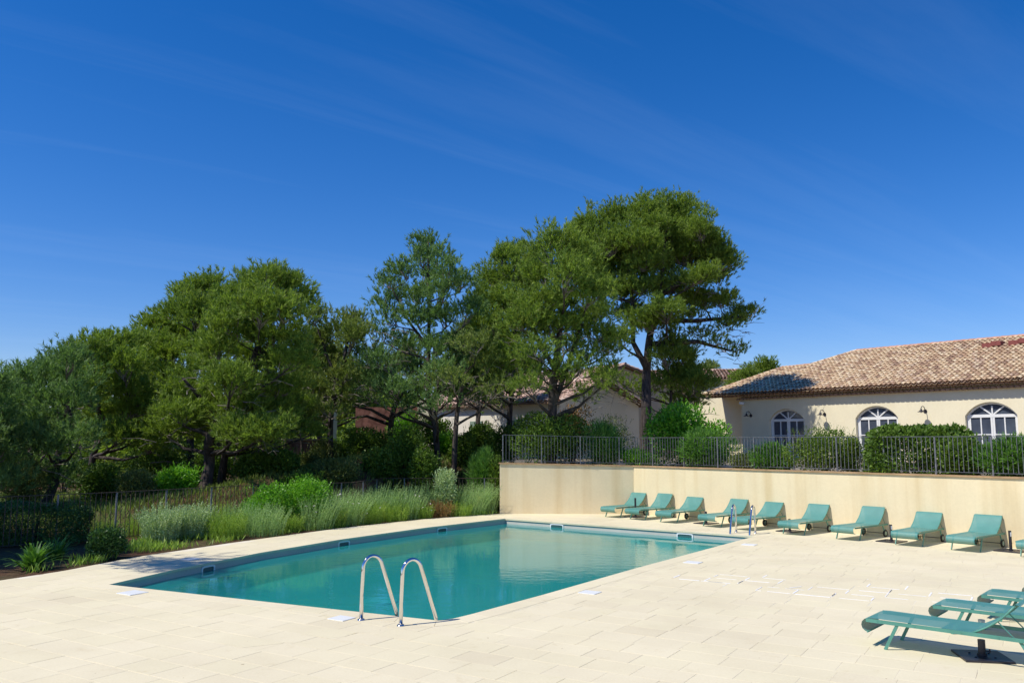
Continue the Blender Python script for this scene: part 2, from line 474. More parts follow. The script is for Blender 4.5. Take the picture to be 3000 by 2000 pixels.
M['bright'] = mat_leaf('bright_leaves', (0.045, 0.135, 0.012), (0.14, 0.30, 0.022), 0.35, 0.4, 2.0)
M['box'] = mat_leaf('hedge_leaves', (0.034, 0.070, 0.010), (0.125, 0.180, 0.026), 0.3, 0.45, 2.0, spec=0.25)
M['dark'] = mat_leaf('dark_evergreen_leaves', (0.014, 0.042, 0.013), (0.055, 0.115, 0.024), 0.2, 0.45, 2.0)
M['olive'] = mat_leaf('olive_scrub_leaves', (0.045, 0.060, 0.018), (0.13, 0.16, 0.045), 0.3, 0.6, 1.5)
M['oleander'] = mat_leaf('oleander_leaves', (0.028, 0.080, 0.016), (0.095, 0.195, 0.030), 0.3, 0.45, 2.0, spec=0.25)
M['broom'] = mat_leaf('broom_stems', (0.045, 0.110, 0.020), (0.11, 0.22, 0.04), 0.3, 0.5, 1.8)
M['silver'] = mat_leaf('silver_leaves', (0.160, 0.220, 0.105), (0.31, 0.39, 0.20), 0.25, 0.6, 3.0)
M['lavender'] = mat_leaf('grey_green_stems', (0.120, 0.195, 0.070), (0.25, 0.36, 0.145), 0.3, 0.6, 2.5)
M['grass'] = mat_leaf('bed_grass', (0.095, 0.170, 0.022), (0.22, 0.31, 0.055), 0.35, 0.5, 2.5)
M['scrub'] = mat_leaf('scrub_grass', (0.055, 0.075, 0.016), (0.14, 0.195, 0.040), 0.3, 0.6, 1.2)
M['photinia'] = mat_leaf('reddish_leaves', (0.06, 0.075, 0.02), (0.26, 0.13, 0.055), 0.3, 0.4, 3.0)
M['petal'] = simple('pale_petals', (0.78, 0.70, 0.70), 0.6, var=0.08)

# ------------------------------------------------------------------ plan: pool, deck, walls
def v2(p): return Vector((p.x, p.y))
poolA = at_z(312, 1712); poolB = at_z(1480, 1518); poolC = at_z(2215, 1570)
left_curve = [at_z(*p) for p in ((520, 1665), (760, 1618), (1000, 1578.5), (1250, 1544))]
D1 = at_z(1278, 1818); D2 = at_z(1330, 1812.5); D3 = at_z(1385, 1799)
# clockwise seen from above would be A-B-C-D; keep A, left curve, B, C, corner curve
POOL = [v2(poolA)] + [v2(p) for p in left_curve] + [v2(poolB), v2(poolC), v2(at_z(1858, 1666.5)), v2(at_z(1595, 1742)), v2(D3), v2(D2), v2(D1)]
def area(poly): return 0.5 * sum(poly[i].x * poly[(i + 1) % len(poly)].y - poly[(i + 1) % len(poly)].x * poly[i].y for i in range(len(poly)))
if area(POOL) < 0: POOL.reverse()
def offset(poly, d):
    """positive d: outwards for a counter-clockwise polygon"""
    out = []; n = len(poly)
    for i in range(n):
        a, b, c = poly[i - 1], poly[i], poly[(i + 1) % n]
        e1 = (b - a).normalized(); e2 = (c - b).normalized()
        n1 = Vector((e1.y, -e1.x)); n2 = Vector((e2.y, -e2.x))
        m = (n1 + n2).normalized()
        out.append(b + m * (d / max(0.35, m.dot(n1))))
    return out
def inside(poly, x, y):
    c = False; n = len(poly); j = n - 1
    for i in range(n):
        if (poly[i].y > y) != (poly[j].y > y) and x < (poly[j].x - poly[i].x) * (y - poly[i].y) / (poly[j].y - poly[i].y) + poly[i].x:
            c = not c
        j = i
    return c
GARDEN_EDGE = [v2(at_z(*p)) for p in ((0, 1699), (179, 1672), (402, 1630), (670, 1590), (1000, 1545.5), (1250, 1519), (1466, 1505))]
WALL_END = v2(at_z(1464, 1504)); WALL_CORNER = v2(at_z(1858, 1505)); WALL_R = v2(at_z(3000, 1607))
WDIR = (WALL_R - WALL_CORNER).normalized(); WNRM = Vector((-WDIR.y, WDIR.x))      # WNRM points away from the camera
if WNRM.y < 0: WNRM = -WNRM
WALL_FAR = WALL_R + WDIR * 14
DECK = [Vector((-22, -8)), Vector((16, -8)), Vector((34, -2)), WALL_FAR, WALL_CORNER, Vector((WALL_END.x, WALL_END.y))] + list(reversed(GARDEN_EDGE[:-1])) + [GARDEN_EDGE[0] + (GARDEN_EDGE[0] - GARDEN_EDGE[1]).normalized() * 9]
WATER_Z = -0.165
FLOOR_Z = -0.62

def flat_sheet(name, outer, holes, z, mat, parent=None):
    loops = [[Vector((p.x, p.y, 0)) for p in outer]] + [[Vector((p.x, p.y, 0)) for p in h] for h in holes]
    tri = tessellate_polygon(loops)
    vs_ = [(p.x, p.y, z) for lp in loops for p in lp]
    me = bpy.data.meshes.new(name); fs_ = []
    for t in tri:
        a, b, c = [Vector(vs_[i]) for i in t]
        fs_.append(tuple(t) if (b - a).cross(c - a).z > 0 else tuple(reversed(t)))
    me.from_pydata(vs_, [], fs_); me.update()
    return link(name, me, mat, parent)

# ground height
def sstep(a, b, x):
    t = max(0.0, min(1.0, (x - a) / (b - a))); return t * t * (3 - 2 * t)
FENCE_PX = [(-160, 1461), (0, 1455), (343, 1441), (730, 1421), (945, 1415), (1033, 1412.5), (1121, 1400), (1459, 1400)]
FENCE = [v2(at_z(p[0], p[1], 1.2)) for p in FENCE_PX]
def fence_y(x):
    for a, b in zip(FENCE, FENCE[1:]):
        if a.x <= x <= b.x: return a.y + (b.y - a.y) * (x - a.x) / (b.x - a.x)
    return FENCE[0].y - (FENCE[0].x - x) * 0.35 if x < FENCE[0].x else FENCE[-1].y
def hill(x, y):
    d = y - fence_y(x)
    top = 0.45 + 1.35 * sstep(-13, -5, x)
    h = top * sstep(0.4, 6.0, d)
    return h + 0.06 * math.sin(x * 1.3) * math.sin(y * 0.9) * sstep(0.4, 3, d)
def behind_wall(x, y):
    """metres behind the front face of the retaining wall (negative: in front)"""
    p = Vector((x, y))
    d1 = (p - WALL_CORNER).dot(WNRM)
    d2 = y - WALL_END.y
    d3 = x - (WALL_END.x)
    return min(max(d1, -99), d2, d3) if x < WALL_CORNER.x + 6 else d1
TERR_Z = 1.55
def ground_z(x, y):
    if behind_wall(x, y) > 0.3: return TERR_Z
    return hill(x, y) - 0.02

# ------------------------------------------------------------------ ground
deck_shrunk = offset(DECK, -0.55) if area(DECK) > 0 else offset(list(reversed(DECK)), -0.55)
def axis(segs):
    out = []
    for a, b, st in segs:
        out += list(np.arange(a, b, st))
    return out
gx = axis([(-2500, -300, 400), (-300, -60, 40), (-60, -20, 4), (-20, 2, 0.4), (2, 30, 1.0), (30, 80, 10), (80, 300, 40), (300, 2600, 400)])
gy = axis([(-300, -20, 40), (-20, 8, 2), (8, 36, 0.4), (36, 70, 2), (70, 200, 15), (200, 3000, 400)])
verts = []; 
for y in gy:
    for x in gx:
        if inside(deck_shrunk, x, y): z = -2.6
        else:
            bw = behind_wall(x, y)
            if bw > 1.4: z = TERR_Z - 0.12
            elif bw > -0.3 and x > WALL_END.x - 0.1: z = -2.6 if bw < 1.0 else TERR_Z - 0.12
            else: z = hill(x, y) - 0.03
            if y > 160: z = 1.4
        verts.append((x, y, z))
nx = len(gx)
faces = [(j * nx + i, j * nx + i + 1, (j + 1) * nx + i + 1, (j + 1) * nx + i) for j in range(len(gy) - 1) for i in range(nx - 1)]
me = bpy.data.meshes.new('ground'); me.from_pydata(verts, [], faces); me.update()
me.polygons.foreach_set('use_smooth', [True] * len(me.polygons))
g = link('ground', me, M['ground']); tag(g, kind='structure')

# terrace behind the retaining wall
TIN = 0.2
terr = [Vector((WALL_END.x + 0.15, WALL_END.y + TIN)), Vector((WALL_CORNER.x + 0.1, WALL_CORNER.y + TIN)), WALL_CORNER + WNRM * TIN, WALL_FAR + WNRM * TIN, Vector((90, 20)), Vector((90, 110)), Vector((WALL_END.x + 0.15, 110))]
mb = MB(); mb.prism([(p.x, p.y) for p in terr], 0.4, TERR_Z)
tag(mb.build('terrace_ground', M['gravel']), kind='structure')

# ------------------------------------------------------------------ deck
deck = flat_sheet('pool_deck', DECK, [offset(POOL, 0.2)], -0.003, M['grout'])
tag(deck, kind='structure')
vdir = ((v2(poolB) - v2(poolA)).normalized() + (v2(poolC) - v2(at_z(1322, 1823))).normalized()).normalized()
udir = Vector((vdir.y, -vdir.x))
org = v2(poolA)
COP_OUT = offset(POOL, 0.32)
def clip(poly, p, n):
    """keep the side with (q-p).n >= 0"""
    out = []
    for i in range(len(poly)):
        a, b = poly[i - 1], poly[i]
        da, db = (a - p).dot(n), (b - p).dot(n)
        if (da >= 0) != (db >= 0):
            out.append(a + (b - a) * (da / (da - db)))
        if db >= 0: out.append(b)
    return out
def outside_pieces(poly, hole):
    res = []; rest = poly; n = len(hole)
    for i in range(n):
        a, b = hole[i], hole[(i + 1) % n]
        e = (b - a).normalized(); nn = Vector((e.y, -e.x))
        o = clip(rest, a, nn)
        if len(o) > 2 and abs(area(o)) > 0.004: res.append(o)
        rest = clip(rest, a, -nn)
        if len(rest) < 3: break
    return res
TU, TV, GAP = 0.60, 0.45, 0.0045
cop_box = (min(p.x for p in COP_OUT), max(p.x for p in COP_OUT), min(p.y for p in COP_OUT), max(p.y for p in COP_OUT))
tiles = []
rnd = random.Random(3)
for r in range(-34, 50):
    off = rnd.uniform(0, TU)
    for c in range(-40, 62):
        u0 = c * TU + off; v0 = r * TV
        pts = [org + udir * (u0 + du) + vdir * (v0 + dv) for du, dv in ((GAP / 2, GAP / 2), (TU - GAP / 2, GAP / 2), (TU - GAP / 2, TV - GAP / 2), (GAP / 2, TV - GAP / 2))]
        ctr = (pts[0] + pts[2]) / 2
        if ctr.y < 4.5 or ctr.y > 33 or abs(ctr.x) > ctr.y * 0.66 + 2.0: continue
        if not inside(DECK, ctr.x, ctr.y): continue
        polys = [pts]
        if cop_box[0] - 1 < ctr.x < cop_box[1] + 1 and cop_box[2] - 1 < ctr.y < cop_box[3] + 1:
            polys = outside_pieces(pts, COP_OUT)
        # trim at the garden edge and at the walls
        for a, b in list(zip(GARDEN_EDGE, GARDEN_EDGE[1:])) + [(WALL_END, WALL_CORNER), (WALL_CORNER, WALL_FAR)]:
            e = (b - a).normalized(); nn = Vector((e.y, -e.x))
            new = []
            for p in polys:
                m = sum(p, Vector((0, 0))) / len(p); t = (m - a).dot(e)
                if -0.5 < t < (b - a).length + 0.5: p = clip(p, a, nn)
                if len(p) > 2: new.append(p)
            polys = new
        for p in polys:
            if abs(area(p)) > 0.003: tiles.append((ctr, p))
tiles.sort(key=lambda t: t[0].y)
def tile_shape(mb, p, z):
    if area(p) < 0: p = list(reversed(p))
    n = len(p); q = offset(p, -0.002) if n == 4 else p
    mb.add([(a.x, a.y, -0.02) for a in p] + [(a.x, a.y, z - 0.002) for a in p] + [(a.x, a.y, z) for a in q],
           [(i, (i + 1) % n, n + (i + 1) % n, n + i) for i in range(n)] + [(n + i, n + (i + 1) % n, 2 * n + (i + 1) % n, 2 * n + i) for i in range(n)] + [tuple(range(2 * n, 3 * n))])
near = [t for t in tiles if abs(t[0].x) < t[0].y * 0.63][:300]
near_ids = set(id(t) for t in near)
rest = [t for t in tiles if id(t) not in near_ids]
for ctr, p in near:
    mb = MB(); tile_shape(mb, [a - ctr for a in p], rnd.uniform(-0.0012, 0.0012))
    o = mb.build('paver', M['paver'], deck); o.location = (ctr.x, ctr.y, 0)
mb = MB()
for ctr, p in rest: tile_shape(mb, p, rnd.uniform(-0.0012, 0.0012))
tag(mb.build('far_pavers', M['paver'], deck), kind='stuff')

# white mortar smeared along the joints of a repaired patch
pcm = v2(at_z(2395, 1722)); mb = MB(); rm = random.Random(9)
for ctr, p in tiles:
    du, dv = (ctr - pcm).dot(udir), (ctr - pcm).dot(vdir)
    if (du / 2.3) ** 2 + (dv / 0.95) ** 2 > 1 or len(p) != 4: continue
    for i in range(4):
        if rm.random() > 0.42: continue
        a, b = p[i], p[(i + 1) % 4]
        e = (b - a); t0 = rm.uniform(0, .25); t1 = rm.uniform(.7, 1)
        a, b = a + e * t0, a + e * t1
        mb.bar((a.x, a.y, 0.0025), (b.x, b.y, 0.0025), rm.uniform(0.012, 0.034), 0.004)
tag(mb.build('white_mortar', M['white_mortar'], deck), kind='stuff')

# ------------------------------------------------------------------ swimming pool
pc_ = sum(POOL, Vector((0, 0))) / len(POOL)
pool = empty('swimming_pool', (0, 0, 0))
tag(pool, 'in-ground swimming pool with teal water and pale stone edge', 'pool')
mb = MB(); n = len(POOL)
for i in range(n):
    a, b = POOL[i], POOL[(i + 1) % n]
    mb.add([(a.x, a.y, -0.035), (b.x, b.y, -0.035), (b.x, b.y, FLOOR_Z), (a.x, a.y, FLOOR_Z)], [(0, 1, 2, 3)])
mb.build('basin_wall', M['liner'], pool)
flat_sheet('basin_floor', POOL, [], FLOOR_Z, M['liner'], pool)
inn = offset(POOL, -0.03); outr = offset(POOL, 0.316)
for i in range(n):
    j = (i + 1) % n
    ln = (POOL[j] - POOL[i]).length
    k = max(1, round(ln / 0.6))
    for q in range(k):
        t0 = q / k + 0.002 / ln; t1 = (q + 1) / k - 0.002 / ln
        quad = [inn[i].lerp(inn[j], t0), inn[i].lerp(inn[j], t1), outr[i].lerp(outr[j], t1), outr[i].lerp(outr[j], t0)]
        c = sum(quad, Vector((0, 0))) / 4
        if area(quad) < 0: quad.reverse()
        mb = MB(); tile_shape(mb, [p - c for p in quad], 0.003)
        mb.v = [(x, y, -0.045 if z <= -0.0199 else z) for x, y, z in mb.v]
        o = mb.build('coping_stone', M['paver'], pool); o.location = (c.x, c.y, 0)
wtr = flat_sheet('water', offset(POOL, -0.001), [], WATER_Z, M['water']); tag(wtr, kind='structure')

def nearest_edge(p):
    best = None
    for i in range(n):
        a, b = POOL[i], POOL[(i + 1) % n]; e = (b - a)
        t = max(0, min(1, (p - a).dot(e) / e.length_squared)); q = a + e * t
        if best is None or (q - p).length < best[0]: best = ((q - p).length, q, e.normalized())
    return best[1], best[2]
for px, py, w in ((633, 1668, 0.40), (1010, 1593, 0.42), (1283, 1551, 0.42), (1641, 1540, 0.50), (2008, 1569, 0.50)):
    q, e = nearest_edge(v2(at_z(px, py, -0.13)))
    nn = Vector((-e.y, e.x))
    X, Y = Vector((e.x, e.y, 0)), Vector((nn.x, nn.y, 0))
    base = Vector((q.x, q.y, -0.135)) 
    fr = MB(); h = 0.17
    def P(a, b, c): return base + X * a + Y * c + Vector((0, 0, b))
    rim = []; rin = []
    for k in range(24):
        t = 2 * PI * k / 24; ct, st = math.cos(t), math.sin(t)
        sx = math.copysign(abs(ct) ** 0.4, ct); sy = math.copysign(abs(st) ** 0.4, st)
        rim.append((sx * w / 2, sy * h / 2)); rin.append((sx * (w / 2 - 0.035), sy * (h / 2 - 0.035)))
    vs_ = [P(a, b, 0.0) for a, b in rim] + [P(a, b, 0.022) for a, b in rim] + [P(a, b, 0.022) for a, b in rin] + [P(a, b, 0.004) for a, b in rin]
    fs_ = [(r_ * 24 + k, r_ * 24 + (k + 1) % 24, (r_ + 1) * 24 + (k + 1) % 24, (r_ + 1) * 24 + k) for r_ in range(3) for k in range(24)]
    fr.add(vs_, fs_)
    sk = fr.build('skimmer_frame', M['white_plastic'], pool)
    op = MB(); op.add([P(a, b, 0.006) for a, b in rin], [tuple(range(24))])
    op.build('flap', M['slot_shade'], sk)
# white covers let into the paving
for px, py, s in ((388, 1736, 0.34), (1001, 1811, 0.27), (1728, 1735, 0.28), (2030, 1647, 0.30), (2195, 1595, 0.30), (1580, 1558, 0.0), (560, 1637, 0.30)):
    if s == 0: continue
    c = at_z(px, py)
    mb = MB(); mb.box((0, 0, 0.004), (s * 1.1, s, 0.012), Matrix.Rotation(math.atan2(udir.y, udir.x), 3, 'Z'))
    o = mb.build('skimmer_cover', M['white_plastic'], pool, bevel=0.003); o.location = (c.x, c.y, 0.001)
for px, py in ((1112, 1762), (1960, 1597)):
    c = at_z(px, py, FLOOR_Z + 0.01)
    c2 = v2(c)
    if not inside(POOL, c2.x, c2.y): continue
    mb = MB(); mb.tube([(c.x, c.y, FLOOR_Z), (c.x, c.y, FLOOR_Z + 0.04)], 0.34, 20)
    mb.build('floor_drain', M['white_plastic'], pool)

# ------------------------------------------------------------------ ladders
def ladder(F1, F2, inward, label, h=0.86, reach=0.55):
    """F1,F2: feet of the two rails on the deck; inward: unit vector into the pool"""
    c = (F1 + F2) / 2
    root = empty('pool_ladder', (c.x, c.y, 0)); tag(root, label, 'ladder', 'steel pool ladders')
    for Fp in (F1, F2):
        d = Vector((inward.x, inward.y, 0)); b = Vector((Fp.x - c.x, Fp.y - c.y, 0))
        pts = [b + Vector((0, 0, 0.0)), b + d * 0.005 + Vector((0, 0, h * 0.45)), b + d * 0.015 + Vector((0, 0, h * 0.72))]
        for k in range(1, 12):
            t = (PI - 0.46) * k / 11
            pts.append(b + d * (0.165 - 0.15 * math.cos(t)) + Vector((0, 0, h * 0.78 + 0.165 * math.sin(t) * (1 if k < 6 else 1.0))))
        pts += [b + d * (reach - 0.075) + Vector((0, 0, 0.22)), b + d * (reach - 0.03) + Vector((0, 0, 0.10)), b + d * (reach - 0.006) + Vector((0, 0, 0.02)), b + d * reach + Vector((0, 0, -0.05)), b + d * reach + Vector((0, 0, FLOOR_Z + 0.02))]
        mb = MB(); mb.tube(pts, 0.027, 14)
        rail = mb.build('rail', M['chrome'], root, smooth=True)
        mb = MB(); prof = [(0.055, 0.0), (0.055, 0.006), (0.045, 0.018), (0.028, 0.026)]
        mb.tube([b + Vector((0, 0, z)) for _, z in prof], [r for r, _ in prof], 18)
        mb.build('flange', M['chrome'], rail, smooth=True)
    for z in (-0.27, -0.47):
        mb = MB(); d = Vector((inward.x, inward.y, 0)) * reach
        a = Vector((F1.x - c.x, F1.y - c.y, z)) + d; b = Vector((F2.x - c.x, F2.y - c.y, z)) + d
        mb.bar(a, b, 0.08, 0.03); mb.build('tread', M['chrome'], root)
    return root
inw = vdir
ladder(v2(at_z(1058, 1815.5)), v2(at_z(1174, 1832)), (vdir * 0.93 + udir * 0.36).normalized(), 'polished steel pool ladder at the near edge with two tall rails', 0.90, 0.57)
ladder(v2(at_z(2157, 1558)), v2(at_z(2213, 1561.5)), -vdir, 'steel pool ladder at the far corner in front of the loungers', 0.74, 0.55)

# ------------------------------------------------------------------ retaining wall
WH0, WH1 = 1.70, 1.61
wallthing = empty('retaining_wall', (WALL_CORNER.x, WALL_CORNER.y, 0)); tag(wallthing, 'long cream rendered retaining wall behind the loungers with terracotta coping', 'wall')
def wall_piece(a, b, th, ha, hb, name, mat, z0=-0.1, z_off=0.0, parent=wallthing):
    e = (b - a).normalized(); nn = Vector((-e.y, e.x))
    if nn.y < 0 and abs(nn.y) > 0.2: nn = -nn
    o = Vector((WALL_CORNER.x, WALL_CORNER.y))
    q = [a - o, b - o, b - o + nn * th, a - o + nn * th]
    hh = [ha, hb, hb, ha]
    mb = MB()
    mb.add([(p.x, p.y, z0 if z_off == 0 else h) for p, h in zip(q, hh)] + [(p.x, p.y, h + z_off) for p, h in zip(q, hh)],
           [(3, 2, 1, 0), (4, 5, 6, 7), (0, 1, 5, 4), (1, 2, 6, 5), (2, 3, 7, 6), (3, 0, 4, 7)])
    return mb.build(name, mat, parent)
wall_piece(WALL_CORNER, WALL_FAR, 0.3, WH1, WH1, 'wall_panel', M['wall'])
wall_piece(WALL_END, WALL_CORNER + Vector((-0.002, 0.0)), 0.3, WH0, WH1, 'wall_panel', M['wall'])
rb = Vector((WALL_END.x + 0.002, WALL_END.y + 0.31))
mb = MB(); mb.box((WALL_END.x - WALL_CORNER.x + 0.15, 3.31, 0.8), (0.296, 6.0, 1.78)); mb.build('return_panel', M['wall'], wallthing)
ov = 0.04
wall_piece(WALL_CORNER - WNRM * ov, WALL_FAR - WNRM * ov, 0.38, WH1, WH1, 'coping', M['coping'], z_off=0.035)
wall_piece(WALL_END + Vector((-ov, -ov)), WALL_CORNER + Vector((0.02, -ov)), 0.38, WH0 + 0.001, WH1 + 0.001, 'coping', M['coping'], z_off=0.036)

# ------------------------------------------------------------------ railings
def railing(path, label, h0s, h1, mat_rail, mat_bal, mat_post, spacing=0.112, post_every=12, name='iron_railing', bal=0.0115, start=0):
    """path: list of 2D points; h0s: base heights at those points; h1: rail heights"""
    o = path[0]; root = empty(name, (o.x, o.y, 0)); tag(root, label, 'railing')
    H = max(a - b for a, b in zip(h1, h0s))
    mb = MB(); mb.box((0, 0, 0.5), (bal, bal, 1.0)); bal_me = mb.mesh('baluster'); bal_me.materials.append(mat_bal)
    mb = MB(); mb.box((0, 0, 0.5), (0.035, 0.035, 1.0)); post_me = mb.mesh('post'); post_me.materials.append(mat_post)
    k = start
    for i, (a, b) in enumerate(zip(path, path[1:])):
        e = b - a; ln = e.length
        A0, B0 = Vector((a.x - o.x, a.y - o.y, h0s[i])), Vector((b.x - o.x, b.y - o.y, h0s[i + 1]))
        A1, B1 = Vector((a.x - o.x, a.y - o.y, h1[i])), Vector((b.x - o.x, b.y - o.y, h1[i + 1]))
        mb = MB(); mb.bar(A1, B1, 0.042, 0.014); mb.build('top_rail', mat_rail, root)
        mb = MB(); mb.bar(A0 + Vector((0, 0, 0.07)), B0 + Vector((0, 0, 0.07)), 0.03, 0.012); mb.build('bottom_rail', mat_rail, root)
        m = max(1, round(ln / spacing))
        ang = math.atan2(e.y, e.x)
        for q in range(m):
            t = q / m
            p0, p1 = A0.lerp(B0, t), A1.lerp(B1, t)
            is_post = (k % post_every == 0)
            ob = link('post' if is_post else 'baluster', post_me if is_post else bal_me, None, root)
            zb = 0.0 if is_post else 0.076
            ob.location = (p0.x, p0.y, p0.z + zb); ob.rotation_euler = (0, 0, ang)
            ob.scale = (1, 1, p1.z - p0.z - zb - 0.008)
            k += 1
    return root
wc = 0.14
up_path = [Vector((v2(at_y(1473, 1269, WALL_END.y)).x, WALL_END.y + wc)), Vector((WALL_CORNER.x + 0.10, WALL_CORNER.y + wc + 0.03)), WALL_FAR + WNRM * wc - WDIR * 8]
railing(up_path, 'dark grey iron railing along the top of the cream retaining wall', [WH0 + 0.037, WH1 + 0.037, WH1 + 0.037], [2.70, 2.60, 2.60], M['iron'], M['iron'], M['iron'])
lo_path = FENCE[:]
lo_path[-1] = Vector((WALL_END.x - 0.03, FENCE[-1].y))
railing(lo_path, 'rusty iron garden fence behind the flower bed left of the pool', [0.0] * len(lo_path), [1.2] * len(lo_path), M['iron_brown'], M['iron_brown'], M['iron'], spacing=0.125, post_every=11, name='garden_fence', bal=0.013, start=4)

# ------------------------------------------------------------------ sun loungers
LW = 0.64
def lounger_meshes(angle, wx=1.58):
    """profile runs along +X from the foot end; returns list of (part, mesh, sub-parts)"""
    out = []
    hinge = Vector((1.22, 0, 0.335)); bl = 0.56
    dirb = Vector((math.cos(angle), 0, math.sin(angle))); nb = Vector((-dirb.z, 0, dirb.x))
    def sheet(profile, w):
        mb = MB(); th = 0.006
        k = len(profile)
        for y in (-w / 2, w / 2):
            pass
        vs_ = []
        for (x, z) in profile:
            vs_ += [(x, -w / 2, z), (x, w / 2, z)]
        fs_ = [(2 * i, 2 * i + 2, 2 * i + 3, 2 * i + 1) for i in range(k - 1)]
        mb.add(vs_, fs_)
        return mb
    seat = [(0.085, 0.175), (0.04, 0.185), (0.008, 0.215), (-0.004, 0.255), (0.006, 0.295), (0.035, 0.325), (0.085, 0.342), (0.16, 0.347), (0.45, 0.345), (0.85, 0.341), (1.22, 0.338)]
    out.append(('sling_seat', sheet(seat, LW - 0.02).mesh('sling_seat', True), M['sling'], None))
    back = []
    for i in range(11):
        t = i / 10; sag = -0.035 * math.sin(PI * min(1, t * 1.05))
        p = hinge + dirb * (bl * t) + nb * sag
        back.append((p.x, p.z + 0.004))
    top = hinge + dirb * bl
    for k in range(1, 6):
        t = k / 5 * 1.5
        p = top + dirb * (0.045 * math.sin(t)) - nb * (0.045 * (1 - math.cos(t)))
        back.append((p.x, p.z + 0.004))
    out.append(('sling_backrest', sheet(back, LW - 0.03).mesh('sling_backrest', True), M['sling'], None))
    for s in (-1, 1):
        y = s * (LW / 2)
        mb = MB(); mb.bar((0.06, y, 0.318), (wx + 0.16, y, 0.318), 0.022, 0.040)
        for x in (0.2, 0.62, 1.12, 1.5): mb.tube([(x, y + s * 0.010, 0.318), (x, y + s * 0.016, 0.318)], 0.007, 6)
        out.append(('side_rail', mb.mesh('side_rail'), M['frame'], None))
        mb = MB(); mb.bar((0.42, y * 0.985, 0.305), (0.27, y * 0.985, 0.0), 0.018, 0.036, (1, 0, 0))
        out.append(('front_leg', mb.mesh('front_leg'), M['frame'], None))
        mb = MB(); mb.bar((wx - 0.12, y * 0.95, 0.305), (wx, y * 0.95, 0.10), 0.018, 0.034, (1, 0, 0))
        out.append(('rear_leg', mb.mesh('rear_leg'), M['frame'], None))
        mb = MB(); yo = y * 0.95
        mb.tube([(wx, yo - 0.016, 0.095), (wx, yo + 0.016, 0.095)], 0.095, 20)
        hb = MB(); hb.tube([(wx, yo - 0.020, 0.095), (wx, yo + 0.020, 0.095)], 0.055, 16)
        out.append(('wheel', mb.mesh('wheel'), M['rubber'], ('hub', hb.mesh('hub'), M['hub'])))
        mb = MB(); pts = [hinge + Vector((0, y * 0.97, -0.01))]
        for i in range(1, 7):
            t = i / 6; pts.append(hinge + dirb * (bl * t) + nb * (-0.035 * math.sin(PI * t) - 0.008) + Vector((0, y * 0.97, 0)))
        mb.tube(pts, 0.011, 8)
        out.append(('backrest_side', mb.mesh('backrest_side', True), M['frame'], None))
        mb = MB(); p = hinge + dirb * (bl * 0.55) + Vector((0, y * 0.93, 0))
        mb.tube([p - nb * 0.04, (min(1.68, p.x + 0.18), y * 0.93, 0.33)], 0.007, 6)
        out.append(('prop_strut', mb.mesh('prop_strut'), M['frame'], None))
    mb = MB(); mb.tube([(0.07, -LW / 2, 0.178), (0.07, LW / 2, 0.178)], 0.009, 8)
    out.append(('foot_bar', mb.mesh('foot_bar'), M['frame'], None))
    mb = MB(); p = hinge + dirb * bl - nb * 0.01; mb.tube([(p.x, -LW / 2 * 0.97, p.z), (p.x, LW / 2 * 0.97, p.z)], 0.011, 8)
    out.append(('backrest_top_bar', mb.mesh('backrest_top_bar'), M['frame'], None))
    mb = MB(); mb.tube([(wx, -LW / 2, 0.095), (wx, LW / 2, 0.095)], 0.008, 8)
    out.append(('axle', mb.mesh('axle'), M['black_metal'], None))
    mb = MB(); mb.bar((wx + 0.15, -LW / 2, 0.318), (wx + 0.15, LW / 2, 0.318), 0.022, 0.034)
    out.append(('end_rail', mb.mesh('end_rail'), M['frame'], None))
    return out
def place_lounger(parts, origin, heading, label, group):
    root = empty('sun_lounger', (origin.x, origin.y, 0.002), heading); tag(root, label, 'sun lounger', group)
    for nm, me_, mat, sub in parts:
        o = link(nm, me_, mat, root)
        if sub: link(sub[0], sub[1], sub[2], o)
    return root
wall_parts = lounger_meshes(math.radians(43)); wall_parts2 = lounger_meshes(math.radians(40)); wall_parts3 = lounger_meshes(math.radians(47)); near_parts = lounger_meshes(math.radians(38), 1.82)
wall_head = math.atan2(WNRM.y, WNRM.x)
ROW = [(1780, 1484), (1860.7, 1489), (1956, 1496), (2077, 1506.5), (2187, 1512.5), (2317, 1525), (2464, 1538.5), (2634, 1554), (2788, 1568), (2986, 1586)]
ORD = ['first', 'second', 'third', 'fourth', 'fifth', 'sixth', 'seventh', 'eighth', 'ninth', 'tenth']
for i, (px, py) in enumerate(ROW):
    hd = wall_head + math.radians([3, -1, 2, 0, -3, 1, -1, 4, 0, 1][i])
    left = Vector((-math.sin(hd), math.cos(hd)))
    p = v2(at_z(px, py, 0.31)) 
    o = p - left * (LW / 2)
    # keep the head end just clear of the wall
    lab = 'teal mesh lounger along the cream wall, %s from the inner wall corner' % ORD[i]
    if i == 0: lab = 'teal mesh lounger at the inner wall corner, farthest of the row along the cream wall'
    if i == 9: lab = 'teal mesh lounger along the cream wall cut off by the right picture edge'
    short = (WALL_CORNER - o).dot(WNRM)
    if short < 1.68: o = o - WNRM * (1.68 - short)
    place_lounger((wall_parts, wall_parts3, wall_parts2, wall_parts, wall_parts2, wall_parts, wall_parts3, wall_parts2, wall_parts, wall_parts)[i], o, hd, lab, 'loungers along the cream wall')
NEARROW = [(2522.5, 1815), (2719, 1776.5), (2861.6, 1746), (2992.6, 1721)]
near_lab = ['nearest teal mesh lounger in the foreground with a black parasol base under it', 'teal mesh lounger in the foreground directly behind the nearest one', 'third teal mesh lounger from the front in the foreground group', 'teal mesh lounger showing only its foot tip at the right edge behind the foreground group']
for i, (px, py) in enumerate(NEARROW):
    hd = math.radians(-41); left = Vector((-math.sin(hd), math.cos(hd)))
    p = v2(at_z(px, py, 0.31)); o = p + left * (LW / 2)
    place_lounger(near_parts, o, hd, near_lab[i], 'loungers in the foreground')

